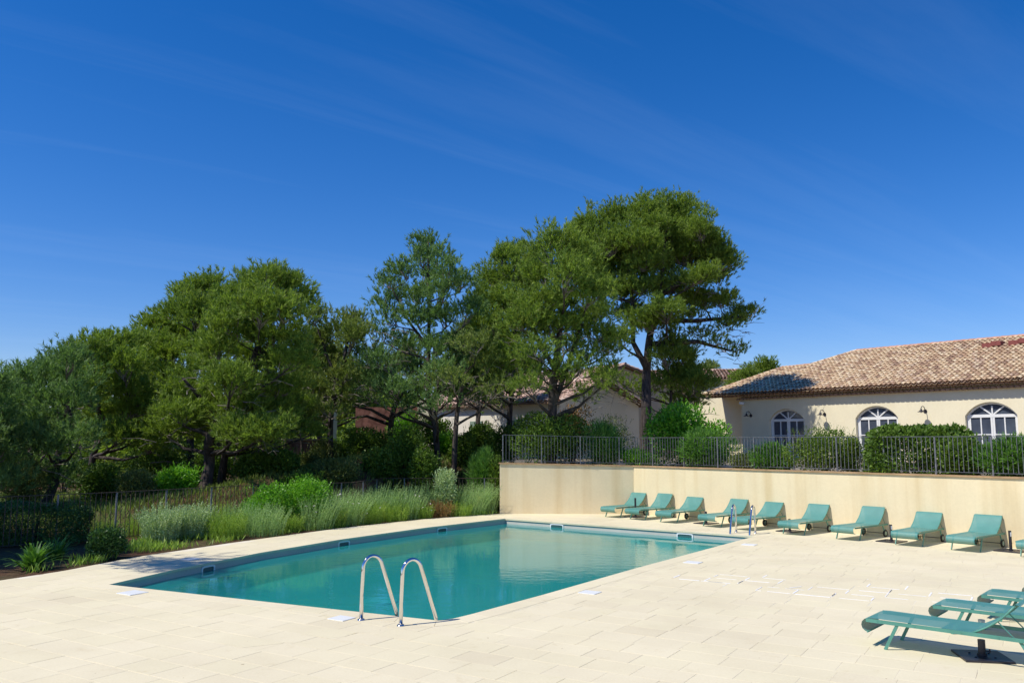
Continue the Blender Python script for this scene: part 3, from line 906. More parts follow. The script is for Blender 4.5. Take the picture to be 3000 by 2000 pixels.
# ------------------------------------------------------------------ parasol bases
def parasol_base(pos, rz, h, r, plate, label, sticker=False):
    root = empty('parasol_base', (pos.x, pos.y, 0.002), rz); tag(root, label, 'parasol base', 'black parasol bases')
    mb = MB(); mb.box((0, 0, 0.012), (plate, plate, 0.024)); mb.build('plate', M['black_metal'], root, bevel=0.004)
    mb = MB(); mb.tube([(0, 0, 0.024), (0, 0, h)], r, 16); mb.tube([(0, 0, 0.024), (0, 0, 0.05)], r * 1.35, 16)
    mb.build('tube', M['black_metal'], root, smooth=False)
    mb = MB(); mb.tube([(r, 0, h * 0.38), (r + 0.045, 0, h * 0.38)], 0.008, 8); mb.tube([(r + 0.045, 0, h * 0.38 - 0.022), (r + 0.045, 0, h * 0.38 + 0.022)], 0.009, 8)
    mb.build('clamp_screw', M['black_metal'], root)
    for x, y in ((-1, -1), (1, -1), (1, 1), (-1, 1)):
        mb = MB(); mb.tube([(x * plate * 0.2, y * plate * 0.2, 0.024), (x * plate * 0.2, y * plate * 0.2, 0.034)], 0.012, 6); mb.build('bolt', M['black_metal'], root)
    if sticker:
        mb = MB()
        seg = [(r * 1.02 * math.cos(t), r * 1.02 * math.sin(t)) for t in np.linspace(-2.6, -1.4, 7)]
        z0, z1 = h * 0.72, h * 0.93
        mb.add([(x, y, z0) for x, y in seg] + [(x, y, z1) for x, y in seg], [(i, i + 1, 8 + i, 7 + i) for i in range(6)])
        mb.build('sticker', M['white_plastic'], root)
for i, (px, py, h, lab, st) in enumerate([
    (1862, 1514, 0.62, 'slim black parasol base by the inner corner of the cream wall', False),
    (2069, 1533, 0.36, 'short black parasol base behind the far ladder, before the third lounger', False),
    (2314, 1556, 0.34, 'short black parasol base right of the far pool ladder', True),
    (2612, 1586, 0.42, 'black parasol base with white sticker between the seventh and eighth wall loungers', True),
    (2962, 1614, 0.46, 'black parasol base with white sticker at the right edge by the wall loungers', True)]):
    p = at_z(px, py); parasol_base(p, wall_head, h, 0.032, 0.55, lab, st)
p = at_z(2878, 1925)
parasol_base(p, math.radians(-10), 0.20, 0.040, 0.52, 'black parasol base plate on the paving under the nearest lounger')

# cup on the paving between the foreground loungers
p = at_z(2877, 1843)
mb = MB(); mb.tube([(0, 0, 0), (0, 0, 0.004), (0, 0, 0.125), (0, 0, 0.120), (0, 0, 0.01)], [0.034, 0.036, 0.043, 0.040, 0.033], 18)
o = mb.build('drinking_cup', M['cup'], None, smooth=True); o.location = (p.x, p.y, 0.003)
tag(o, 'small pale plastic cup standing on the paving between the foreground loungers', 'cup')

# ------------------------------------------------------------------ main house
HF = Vector((14.3, 44.0)); HS = Vector((0.62, -0.785)).normalized(); HW = Vector((-HS.y, HS.x))
if HW.y < 0: HW = -HW
def hp(s, w, z): 
    q = HF + HS * s + HW * w
    return Vector((q.x, q.y, z))
def s_at_px(px, w=0.0):
    r = (px - 1500) / FPX / math.cos(PITCH)   # good to a few centimetres at eye level
    a = HF + HW * w
    return (r * a.y - a.x) / (HS.x - r * HS.y)
house = empty('villa', (hp(0, 0, 0).x, hp(0, 0, 0).y, 0)); tag(house, 'cream villa with arched white doors and canal tile roof on the right', 'house')
H0 = Vector((hp(0, 0, 0).x, hp(0, 0, 0).y, 0))
def hl(s, w, z): return hp(s, w, z) - H0
S_COR = s_at_px(2166); S_R = s_at_px(3000) + 7
FLOOR = 1.60; EAVE = 4.80
doors = []
for pl, pr in ((2253, 2345), (2500, 2620), (2822, 2962)):
    s0, s1 = s_at_px(pl, 0.1), s_at_px(pr, 0.1); doors.append(((s0 + s1) / 2, s1 - s0))
dw = sum(d[1] for d in doors) / 3 + 0.14
SPR = 3.58; RISE = 0.57
def arch_loop(sc, w, spr, rise, z0, k=14):
    R = (w * w / 4 + rise * rise) / (2 * rise); cz = spr + rise - R; a0 = math.asin(min(1, w / 2 / R))
    return [(sc - w / 2, z0), (sc + w / 2, z0)] + [(sc + R * math.sin(a0 - 2 * a0 * i / k), cz + R * math.cos(a0 - 2 * a0 * i / k)) for i in range(k + 1)]
outer = [(S_COR, 1.3), (S_R, 1.3), (S_R, EAVE + 0.25), (S_COR, EAVE + 0.25)]
holes = [arch_loop(sc, dw, SPR, RISE, FLOOR) for sc, _ in doors]
loops = [[Vector((a, b, 0)) for a, b in lp] for lp in [outer] + holes]
tri = tessellate_polygon(loops); flat = [p for lp in loops for p in lp]
mb = MB(); mb.add([hl(p.x, 0, p.y) for p in flat], [tuple(t) for t in tri])
for lp in holes:
    k = len(lp)
    mb.add([hl(a, 0, b) for a, b in lp] + [hl(a, 0.24, b) for a, b in lp], [(i, (i + 1) % k, k + (i + 1) % k, k + i) for i in range(k)])
# side and recessed walls
REC = 1.4; S_L = S_COR - 4.2
def hquad(mb, pts): mb.add([hl(*p) for p in pts], [tuple(range(len(pts)))])
hquad(mb, [(S_COR, 0, 1.3), (S_COR, REC, 1.3), (S_COR, REC, EAVE + 0.6), (S_COR, 0, EAVE + 0.25)])
mb.build('wall', M['housewall'], house)
mb = MB()
hquad(mb, [(S_L, REC, 1.3), (S_COR, REC, 1.3), (S_COR, REC, EAVE + 0.6), (S_L, REC, EAVE + 0.6)])
mb.build('recessed_wall', M['housewall'], house); mb = MB()
hquad(mb, [(S_L, REC, 1.3), (S_L, 14, 1.3), (S_L, 14, EAVE + 0.25), (S_L, REC, EAVE + 0.6)])
mb.build('side_wall', M['housewall'], house); mb = MB()
hquad(mb, [(S_R, 0, 1.3), (S_R, 14, 1.3), (S_R, 14, EAVE + 0.25), (S_R, 0, EAVE + 0.25)])
mb.build('side_wall', M['housewall'], house)
# doors
for sc, _ in doors:
    w = dw - 0.02; d0 = 0.17
    lp = arch_loop(sc, w, SPR, RISE - 0.01, FLOOR); li = arch_loop(sc, w - 0.16, SPR, RISE - 0.09, FLOOR + 0.0)
    k = len(lp); mb = MB()
    mb.add([hl(a, d0, b) for a, b in lp] + [hl(a, d0, b) for a, b in li] + [hl(a, d0 + 0.07, b) for a, b in li],
           [(i, (i + 1) % k, k + (i + 1) % k, k + i) for i in range(1, k)] + [(k + i, k + (i + 1) % k, 2 * k + (i + 1) % k, 2 * k + i) for i in range(1, k)])
    door = mb.build('door', M['white_paint'], house)
    hwid = w / 2 - 0.08
    def hbar(nm, s0, z0, s1, z1, wd, dep=0.045, d=d0 + 0.03):
        b_ = MB(); b_.bar(hl(s0, d, z0), hl(s1, d, z1), wd, dep, (HW.x, HW.y, 0)); b_.build(nm, M['white_paint'], door)
    tz = SPR - 0.02
    hbar('transom', sc - hwid, tz, sc + hwid, tz, 0.13, 0.06)
    for sd in (-1, 1):
        cl = sc + sd * hwid / 2
        hbar('stile', sc + sd * 0.045, FLOOR, sc + sd * 0.045, tz - 0.065, 0.08)
        hbar('stile', sc + sd * (hwid - 0.03), FLOOR, sc + sd * (hwid - 0.03), tz - 0.065, 0.07, 0.044)
        hbar('glazing_bar', cl, FLOOR, cl, tz - 0.065, 0.05, 0.040)
        for z in (FLOOR + 0.55, FLOOR + 1.16):
            hbar('glazing_bar', sc + sd * 0.085, z, sc + sd * (hwid - 0.065), z, 0.045, 0.036)
        hbar('bottom_rail', sc + sd * 0.085, FLOOR + 0.05, sc + sd * (hwid - 0.065), FLOOR + 0.05, 0.1, 0.036)
        for z0, z1 in ((FLOOR + 0.1, FLOOR + 0.53), (FLOOR + 0.57, FLOOR + 1.14), (FLOOR + 1.18, tz - 0.065)):
            for c0, c1 in ((0.09, hwid / 2 - 0.03), (hwid / 2 + 0.03, hwid - 0.07)):
                b_ = MB(); s0, s1 = sc + sd * c0, sc + sd * c1
                b_.add([hl(s0, d0 + 0.05, z0), hl(s1, d0 + 0.05, z0), hl(s1, d0 + 0.05, z1), hl(s0, d0 + 0.05, z1)], [(0, 1, 2, 3)]); b_.build('pane', M['glass'], door)
    for ang in (42, 90, 138):
        r_ = 0.46 if ang == 90 else 0.58
        hbar('fan_bar', sc, tz + 0.03, sc + r_ * 1.05 * math.cos(math.radians(ang)) * (1.1 if ang != 90 else 1), tz + 0.03 + min(0.40, r_ * math.sin(math.radians(ang))), 0.055, 0.046)
    cen = (sc, tz + 0.06); top = [p for p in li[2:]]
    q = len(top) - 1
    for a, b in ((0, q // 4), (q // 4, q // 2), (q // 2, 3 * q // 4), (3 * q // 4, q)):
        b_ = MB(); pts = [cen] + top[a:b + 1]
        b_.add([hl(x, d0 + 0.052, z) for x, z in pts], [tuple(range(len(pts)))]); b_.build('fan_pane', M['glass'], door)
    b_ = MB(); b_.bar(hl(sc, 0.42, FLOOR), hl(sc, 0.42, SPR + 0.6), dw + 0.3, 0.02, (HW.x, HW.y, 0)); b_.build('inner_blind', M['glass'], door)
    # threshold keeps the door joined to the ground

# roof: one front plane, ridge and hips surveyed on that plane
w_e = -0.50; z_e = EAVE + 0.24
SL = (7.75 - z_e) / (7.0 - w_e)
pl_n = (Vector((HW.x, HW.y, SL))).cross(Vector((HS.x, HS.y, 0))).normalized()
pl_p = hp(0, w_e, z_e)
def on_roof(px, py):
    q = at_plane(px, py, pl_p, pl_n)
    r = Vector((q.x, q.y)) - HF
    return r.dot(HS), r.dot(HW)
R0 = on_roof(2510, 1027); P2 = on_roof(2376, 1068); P1 = on_roof(2289, 1078); E1 = on_roof(2042, 1164)
RIDGE_W = R0[1]
s_e1 = E1[0]
roofpoly = [(s_e1, w_e), (S_R + 0.5, w_e), (S_R + 0.5, RIDGE_W), R0, P2, P1]
def rz(w): return z_e + (w - w_e) * SL
roof = MB(); roof.add([hl(s, w, rz(w) - 0.03) for s, w in roofpoly], [tuple(range(len(roofpoly)))])
wb = 2 * RIDGE_W - w_e
roof.add([hl(R0[0], RIDGE_W, rz(RIDGE_W) - 0.03), hl(S_R + 0.5, RIDGE_W, rz(RIDGE_W) - 0.03), hl(S_R + 0.5, wb, z_e), hl(s_e1, wb, z_e), hl(*P1, rz(P1[1]) - 0.031), hl(*P2, rz(P2[1]) - 0.031)], [(0, 1, 2, 3, 4, 5)])
roof.add([hl(s_e1, w_e, z_e - 0.03), hl(*P1, rz(P1[1]) - 0.03), hl(s_e1, wb, z_e)], [(0, 1, 2)])
roof_o = roof.build('roof', M['roofbase'], house)
def tile_field(poly, place, cols, rows, rad=0.098, tl=0.42, exp=0.33, seg=5, jitter=True, seed=1):
    """poly test in (s, t) with t measured along the slope; place(s,t,h) -> point"""
    rg = random.Random(seed); mb = MB()
    P = [Vector(p) for p in poly]
    for c in cols:
        for r in rows:
            s = c; t = r
            if not inside(P, s, t + 0.12): continue
            js = rg.uniform(-0.012, 0.012); jr = rg.uniform(-0.012, 0.012)
            ring = []
            for e in (0, 1):
                tt = t - 0.03 + e * tl; rr = rad * (1.0 - 0.16 * e); hh = 0.035 * (1 - e) + rg.uniform(0, 0.008)
                for k in range(seg + 1):
                    a = PI * k / seg
                    ring.append(place(s + js + jr * e + rr * math.cos(a), tt, hh + rr * 0.85 * math.sin(a)))
            n_ = seg + 1
            fs_ = [(k, k + 1, n_ + k + 1, n_ + k) for k in range(seg)]
            mb.add(ring, fs_)
    return mb
sl_len = math.sqrt(1 + SL * SL)
nrm_up = Vector((-HW.x * SL, -HW.y * SL, 1)).normalized()
def roof_place(s, t, h):
    w = w_e + t / sl_len
    return hl(s, w, rz(w)) + nrm_up * h
poly_st = [(s, (w - w_e) * sl_len) for s, w in roofpoly]
cols = list(np.arange(s_e1 - 0.1, S_R + 0.4, 0.235)); rows = list(np.arange(0.0, (RIDGE_W - w_e) * sl_len, 0.34))
tag(tile_field(poly_st, roof_place, cols, rows, seed=5).build('roof_tiles', M['tiles'], roof_o, smooth=True), kind='stuff')
# channels between the covers
mb = MB()
ch_rows = list(np.arange(0.0, (RIDGE_W - w_e) * sl_len, 0.34))
tag(tile_field(poly_st, lambda s, t, h: roof_place(s, t, -0.01 - h * 0.35), [c + 0.1175 for c in cols], ch_rows, rad=0.10, seed=8).build('channel_tiles', M['tiles'], roof_o, smooth=True), kind='stuff')
# ridge tiles and hip
mb = MB()
def capline(mb, a, b, rad=0.10):
    a = Vector(a); b = Vector(b); ln = (b - a).length; k = max(1, int(ln / 0.38)); d = (b - a) / k
    for i in range(k):
        p = a + d * i; mb.tube([p, p + d * 1.12], [rad, rad * 0.85], 8, cap=False)
capline(mb, hl(*R0, rz(RIDGE_W)), hl(S_R + 0.4, RIDGE_W, rz(RIDGE_W)))
tag(mb.build('ridge_tiles', M['redridge'], roof_o, smooth=True), kind='stuff')
mb = MB(); capline(mb, hl(*P1, rz(P1[1])), hl(*P2, rz(P2[1])))
tag(mb.build('ridge_tiles', M['redridge'], roof_o, smooth=True), kind='stuff')
mb = MB(); capline(mb, hl(s_e1, w_e, z_e), hl(*P1, rz(P1[1]))); capline(mb, hl(*P2, rz(P2[1])), hl(*R0, rz(RIDGE_W)))
mb.build('hip_tiles', M['tiles'], roof_o, smooth=True)
# corbelled eave: two courses of half-round tiles bedded in mortar
mb = MB()
for zc, wo, wi in ((z_e - 0.16, -0.34, 0.0), (z_e - 0.33, -0.18, 0.0)):
    for s in np.arange(S_COR - 0.1 if wo > -0.25 else s_e1 + 0.1, S_R, 0.235):
        ring = []
        for w in (wo, wi):
            ring += [hl(s + 0.105 * math.cos(PI * k / 5), w, zc + 0.10 * math.sin(PI * k / 5)) for k in range(6)]
        mb.add(ring, [(k, k + 1, 7 + k, 6 + k) for k in range(5)] + [(5, 4, 3, 2, 1, 0)])
tag(mb.build('eave_tiles', M['eave_tile'], roof_o, smooth=False), kind='stuff')
mb = MB()
for zc, wo in ((z_e - 0.10, -0.31), (z_e - 0.27, -0.15)):
    a, b = hl(S_COR - 0.05, 0.0, zc), hl(S_R, 0.0, zc)
    mb.add([hl(S_COR - 0.05, wo + 0.05, zc + 0.06), hl(S_R, wo + 0.05, zc + 0.06), hl(S_R, 0.01, zc + 0.06), hl(S_COR - 0.05, 0.01, zc + 0.06),
            hl(S_COR - 0.05, wo + 0.05, zc - 0.02), hl(S_R, wo + 0.05, zc - 0.02), hl(S_R, 0.01, zc - 0.02), hl(S_COR - 0.05, 0.01, zc - 0.02)],
           [(0, 1, 2, 3), (7, 6, 5, 4), (0, 4, 5, 1), (1, 5, 6, 2), (2, 6, 7, 3), (3, 7, 4, 0)])
mb.build('eave_mortar', M['eave_tile'], roof_o)
# soffit of the recessed corner
mb = MB()
mb.add([hl(s_e1, w_e, z_e - 0.035), hl(S_COR, w_e, z_e - 0.035), hl(S_COR, REC, z_e - 0.035 + 0.2), hl(s_e1, REC, z_e - 0.035 + 0.2)], [(0, 1, 2, 3)])
mb.build('soffit', M['eave_tile'], roof_o)
for px, py in ((2913, 1011), (2992, 1003)):
    s, w = on_roof(px, py + 6); mb = MB()
    for k in range(2):
        a = hl(s - 0.25 + k * 0.42, w, rz(w) + 0.10 + 0.06 * k)
        mb.bar(a - Vector((HS.x, HS.y, 0)) * 0.22, a + Vector((HS.x, HS.y, 0)) * 0.22, 0.5, 0.22)
    mb.build('roof_vent', M['redvent'], roof_o)

# wall lamps on the villa
def wall_lamp(px, py, label):
    s = s_at_px(px); q = at_plane(px, py, hp(0, 0, 3), Vector((HW.x, HW.y, 0)))
    root = empty('wall_lamp', (q.x, q.y, q.z)); tag(root, label, 'lamp', 'bell lamps on the villa wall')
    o_ = Vector((-HW.x, -HW.y, 0)); sid = Vector((HS.x, HS.y, 0))
    mb = MB(); mb.tube([o_ * 0.0, o_ * 0.03], 0.085, 14); mb.build('wall_plate', M['black_metal'], root)
    mb = MB(); pts = []
    for k in range(9):
        t = PI * k / 8
        pts.append(o_ * (0.02 + 0.19 * (1 - math.cos(t)) ) + Vector((0, 0, 0.02 + 0.17 * math.sin(t) + 0.06 * k / 8)))
    mb.tube(pts, 0.016, 8); mb.build('arm', M['black_metal'], root, smooth=True)
    c = pts[-1]; mb = MB()
    prof = [(0.022, 0.03), (0.04, 0.0), (0.055, -0.05), (0.10, -0.09), (0.165, -0.12), (0.16, -0.125)]
    mb.tube([c + Vector((0, 0, z)) for _, z in prof], [r for r, _ in prof], 18, cap=False); mb.build('shade', M['black_metal'], root, smooth=True)
    mb = MB(); mb.tube([c + Vector((0, 0, z)) for z in (-0.08, -0.11, -0.15, -0.17)], [0.02, 0.04, 0.035, 0.012], 12); mb.build('bulb', M['white_plastic'], root, smooth=True)
wall_lamp(2200, 1217, 'small bell lamp on the shaded wall left of the first arched door')
wall_lamp(2416, 1213, 'bell lamp on the sunlit villa wall between the first and second arched doors')
wall_lamp(2711, 1204, 'bell lamp on the sunlit villa wall between the second and third arched doors')
q = at_plane(2177, 1179, hp(0, 0, 3), Vector((HW.x, HW.y, 0)))
fl = empty('floodlight', (q.x, q.y, q.z)); tag(fl, 'small pale floodlight under the eaves at the villa corner', 'floodlight')
o_ = Vector((-HW.x, -HW.y, 0))
mb = MB(); mb.bar(o_ * 0.0, o_ * 0.14, 0.05, 0.05); mb.build('bracket', M['white_plastic'], fl)
mb = MB(); mb.bar(o_ * 0.14 + Vector((-0.12, 0, -0.02)), o_ * 0.14 + Vector((0.14, 0, -0.06)), 0.14, 0.15); mb.build('lamp_head', M['white_plastic'], fl, bevel=0.02)

# white garden chair glimpsed under the hedge
q = at_z(2543, 1392, TERR_Z)
pt = v2(at_y(2543, 1385, 24.6))
ch = empty('garden_chair', (pt.x, pt.y, TERR_Z), math.radians(30)); tag(ch, 'white plastic garden chair glimpsed under the hedge behind the railing', 'chair')
mb = MB(); mb.box((0, 0, 0.42), (0.5, 0.48, 0.03)); mb.build('seat', M['white_plastic'], ch, bevel=0.01)
for x, y in ((-1, -1), (1, -1), (1, 1), (-1, 1)):
    mb = MB(); mb.bar((x * 0.2, y * 0.19, 0.405), (x * 0.24, y * 0.23, 0), 0.05, 0.04); mb.build('leg', M['white_plastic'], ch)
for k in range(5):
    mb = MB(); mb.bar((-0.2 + 0.1 * k, 0.225, 0.43), (-0.2 + 0.1 * k, 0.30, 0.80), 0.06, 0.02); mb.build('back_slat', M['white_plastic'], ch)

# ------------------------------------------------------------------ houses behind the pines
def gable_house(name, label, P, sdir, L_, W_, z0, ze, zr, wallmat, tilemat, seed, over=0.35, openings=()):
    """P: front-left corner; sdir: ridge direction; the gable ends are at s=0 and s=L_"""
    S = Vector((sdir.x, sdir.y, 0)).normalized(); W = Vector((-S.y, S.x, 0))
    O = Vector((P.x, P.y, 0)); root = empty(name, O); tag(root, label, 'house')
    def q(s, w, z): return S * s + W * w + Vector((0, 0, z))
    mb = MB()
    mb.add([q(0, 0, z0), q(0, W_, z0), q(0, W_, ze), q(0, W_ / 2, zr), q(0, 0, ze), q(L_, 0, z0), q(L_, W_, z0), q(L_, W_, ze), q(L_, W_ / 2, zr), q(L_, 0, ze)],
           [(0, 1, 2, 3, 4), (9, 8, 7, 6, 5), (0, 4, 9, 5), (1, 6, 7, 2)])
    mb.build('wall', wallmat, root)
    sl = (zr - ze) / (W_ / 2); ll = math.sqrt(1 + sl * sl)
    ro = MB()
    for sg in (0, 1):
        def rp(s, t, h, sg=sg):
            w = -over + t / ll; z = ze + (w) * sl + 0.05 + h
            return q(s, w if sg == 0 else W_ - w, z)
        top = (W_ / 2 + over) * ll
        ro.add([rp(-over, 0, 0), rp(L_ + over, 0, 0), rp(L_ + over, top, 0), rp(-over, top, 0), rp(-over, 0, 0.1), rp(L_ + over, 0, 0.1), rp(L_ + over, top, 0.1), rp(-over, top, 0.1)],
               [(0, 1, 2, 3), (4, 5, 6, 7), (0, 1, 5, 4), (0, 4, 7, 3), (1, 2, 6, 5)])
    r_o = ro.build('roof', M['roofbase'], root)
    for sg in (0, 1):
        def rp(s, t, h, sg=sg):
            w = -over + t / ll; z = ze + (w) * sl + 0.16 + h
            return q(s, w if sg == 0 else W_ - w, z)
        top = (W_ / 2 + over) * ll
        poly = [(-over, 0), (L_ + over, 0), (L_ + over, top), (-over, top)]
        tag(tile_field(poly, rp, list(np.arange(-over + 0.1, L_ + over, 0.25)), list(np.arange(0, top, 0.36)), rad=0.11, tl=0.44, seg=4, seed=seed + sg).build('roof_tiles', tilemat, r_o, smooth=True), kind='stuff')
    mb = MB(); capline(mb, q(-over, W_ / 2, zr + 0.2), q(L_ + over, W_ / 2, zr + 0.2)); mb.build('ridge_tiles', tilemat, r_o, smooth=True)
    for kind, side, a, b, za, zb in openings:
        # shuttered window: leaves standing proud of the wall
        def op(s, z, d): return q(s, -d, z) if side == 'front' else q(-d, s, z)
        mid = (a + b) / 2
        win = MB()
        win.add([op(a, za, 0.02), op(b, za, 0.02), op(b, zb, 0.02), op(a, zb, 0.02)], [(0, 1, 2, 3)])
        wo = win.build('window', M['glass'] if kind == 'glass' else M['green_paint'], root)
        for s0, s1 in ((a, mid - 0.01), (mid + 0.01, b)) if kind == 'shut' else ((a - (b - a) * 0.5, a - 0.02), (b + 0.02, b + (b - a) * 0.5)):
            sh = MB()
            vs_ = [op(s, z, d) for d in (0.03, 0.075) for s, z in ((s0, za), (s1, za), (s1, zb), (s0, zb))]
            sh.add(vs_, [(0, 1, 2, 3), (7, 6, 5, 4), (0, 4, 5, 1), (1, 5, 6, 2), (2, 6, 7, 3), (3, 7, 4, 0)])
            sh.build('shutter', M['green_paint'], wo)
        if kind == 'shut':
            rail = MB()
            for k in range(1, 4):
                z = za + (zb - za) * k / 4
                rail.add([op(a, z, 0.08), op(b, z, 0.08), op(b, z + 0.05, 0.08), op(a, z + 0.05, 0.08)], [(0, 1, 2, 3)])
            rail.build('batten', M['green_paint'], wo)
    return root
# gable wall facing the pool behind the big pine
gl = at_y(1628, 1290, 50); gr_ = at_y(2012, 1290, 54)
gw = v2(gr_) - v2(gl); gwl = gw.length
gs = Vector((-gw.y, gw.x)).normalized()      # ridge runs away from the camera
# W axis must be left-normal of S; take S so that W points from the right corner to the left corner
apex = at_y(1817, 1076, 52).z
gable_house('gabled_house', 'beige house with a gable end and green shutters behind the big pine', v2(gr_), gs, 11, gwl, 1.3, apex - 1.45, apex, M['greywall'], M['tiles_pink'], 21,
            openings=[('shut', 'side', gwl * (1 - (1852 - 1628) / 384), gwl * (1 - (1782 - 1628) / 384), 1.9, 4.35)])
# long roof farther back
lb = at_y(1330, 1290, 66); lb2 = at_y(2215, 1290, 62)
gable_house('long_house', 'long house with rose tiled roof rising behind the gabled house', v2(lb), v2(lb2) - v2(lb), (v2(lb2) - v2(lb)).length, 9, 1.3, at_y(2100, 1112, 62).z, at_y(2100, 1078, 65).z - 0.2, M['housewall'], M['tiles_pink'], 31)
# bright wall with shutters between the trunks
wb0 = at_y(1232, 1290, 52); wb1 = at_y(1640, 1290, 44)
Ld = (v2(wb1) - v2(wb0)).length
gable_house('shuttered_house', 'sunlit white house wall with green shutters between the pine trunks', v2(wb0), v2(wb1) - v2(wb0), Ld, 7, 1.3, 4.5, 5.7, M['whitewall'], M['tiles_pink'], 41,
            openings=[('shut', 'front', Ld * 0.40, Ld * 0.40 + 1.0, 1.9, 3.6), ('shut', 'front', Ld * 0.70, Ld * 0.70 + 1.0, 1.9, 3.6), ('shut', 'front', Ld * 0.12, Ld * 0.12 + 1.0, 1.9, 3.6)])
# red rubble wall with cream pillars
a = v2(at_y(1040, 1290, 43)); b = v2(at_y(1222, 1290, 43))
rw = empty('red_stone_wall', (a.x, a.y, 0)); tag(rw, 'high red rubble stone wall with a cream end pier behind the pines', 'wall')
mb = MB(); mb.box(((b - a).length / 2, 0.2, 2.4), ((b - a).length, 0.4, 3.6)); mb.build('wall_panel', M['stone'], rw)
mb = MB(); mb.box(((b - a).length + 0.33, 0.1, 2.6), (0.6, 0.7, 3.9)); mb.build('pier', M['housewall'], rw)
a = v2(at_y(835, 1300, 39)); b = v2(at_y(968, 1290, 40))
rw = empty('red_stone_wall', (a.x, a.y, 0), math.atan2((b - a).y, (b - a).x)); tag(rw, 'low red rubble stone wall with flat coping and cream pier, left of the high one', 'wall')
Lw = (b - a).length
mb = MB(); mb.box((Lw / 2, 0.2, 1.35), (Lw, 0.4, 2.3)); mb.build('wall_panel', M['stone'], rw)
mb = MB(); mb.box((Lw / 2, 0.2, 2.54), (Lw + 0.02, 0.5, 0.08)); mb.build('coping', M['coping'], rw)
mb = MB(); mb.box((Lw + 0.14, 0.1, 2.5), (0.24, 0.5, 3.6)); mb.build('pier', M['housewall'], rw)

# ------------------------------------------------------------------ foliage
def rand_dirs(n_):
    d = RNG.normal(size=(n_, 3)); return d / np.linalg.norm(d, axis=1, keepdims=True)
def norm(a): return a / np.maximum(1e-6, np.linalg.norm(a, axis=1, keepdims=True))
def needles(base, dirs, length, width):
    n_ = len(base)
    side = norm(np.cross(dirs, rand_dirs(n_)))
    L_ = (length * RNG.uniform(0.6, 1.25, n_))[:, None]; W_ = (width * RNG.uniform(0.7, 1.3, n_))[:, None]
    tip = base + dirs * L_
    out = np.empty((n_, 3, 3)); out[:, 0] = base - side * W_ / 2; out[:, 1] = base + side * W_ / 2; out[:, 2] = tip
    return out.reshape(-1, 3)
def leaves(base, dirs, length, width, nrm=None):
    n_ = len(base)
    ref = rand_dirs(n_) if nrm is None else nrm + 0.9 * rand_dirs(n_)
    side = norm(np.cross(dirs, ref))
    L_ = (length * RNG.uniform(0.65, 1.25, n_))[:, None]; W_ = (width * RNG.uniform(0.7, 1.25, n_))[:, None]
    out = np.empty((n_, 4, 3)); mid = base + dirs * L_ * 0.5
    out[:, 0] = base; out[:, 1] = mid - side * W_ / 2; out[:, 2] = base + dirs * L_; out[:, 3] = mid + side * W_ / 2
    return out.reshape(-1, 3)

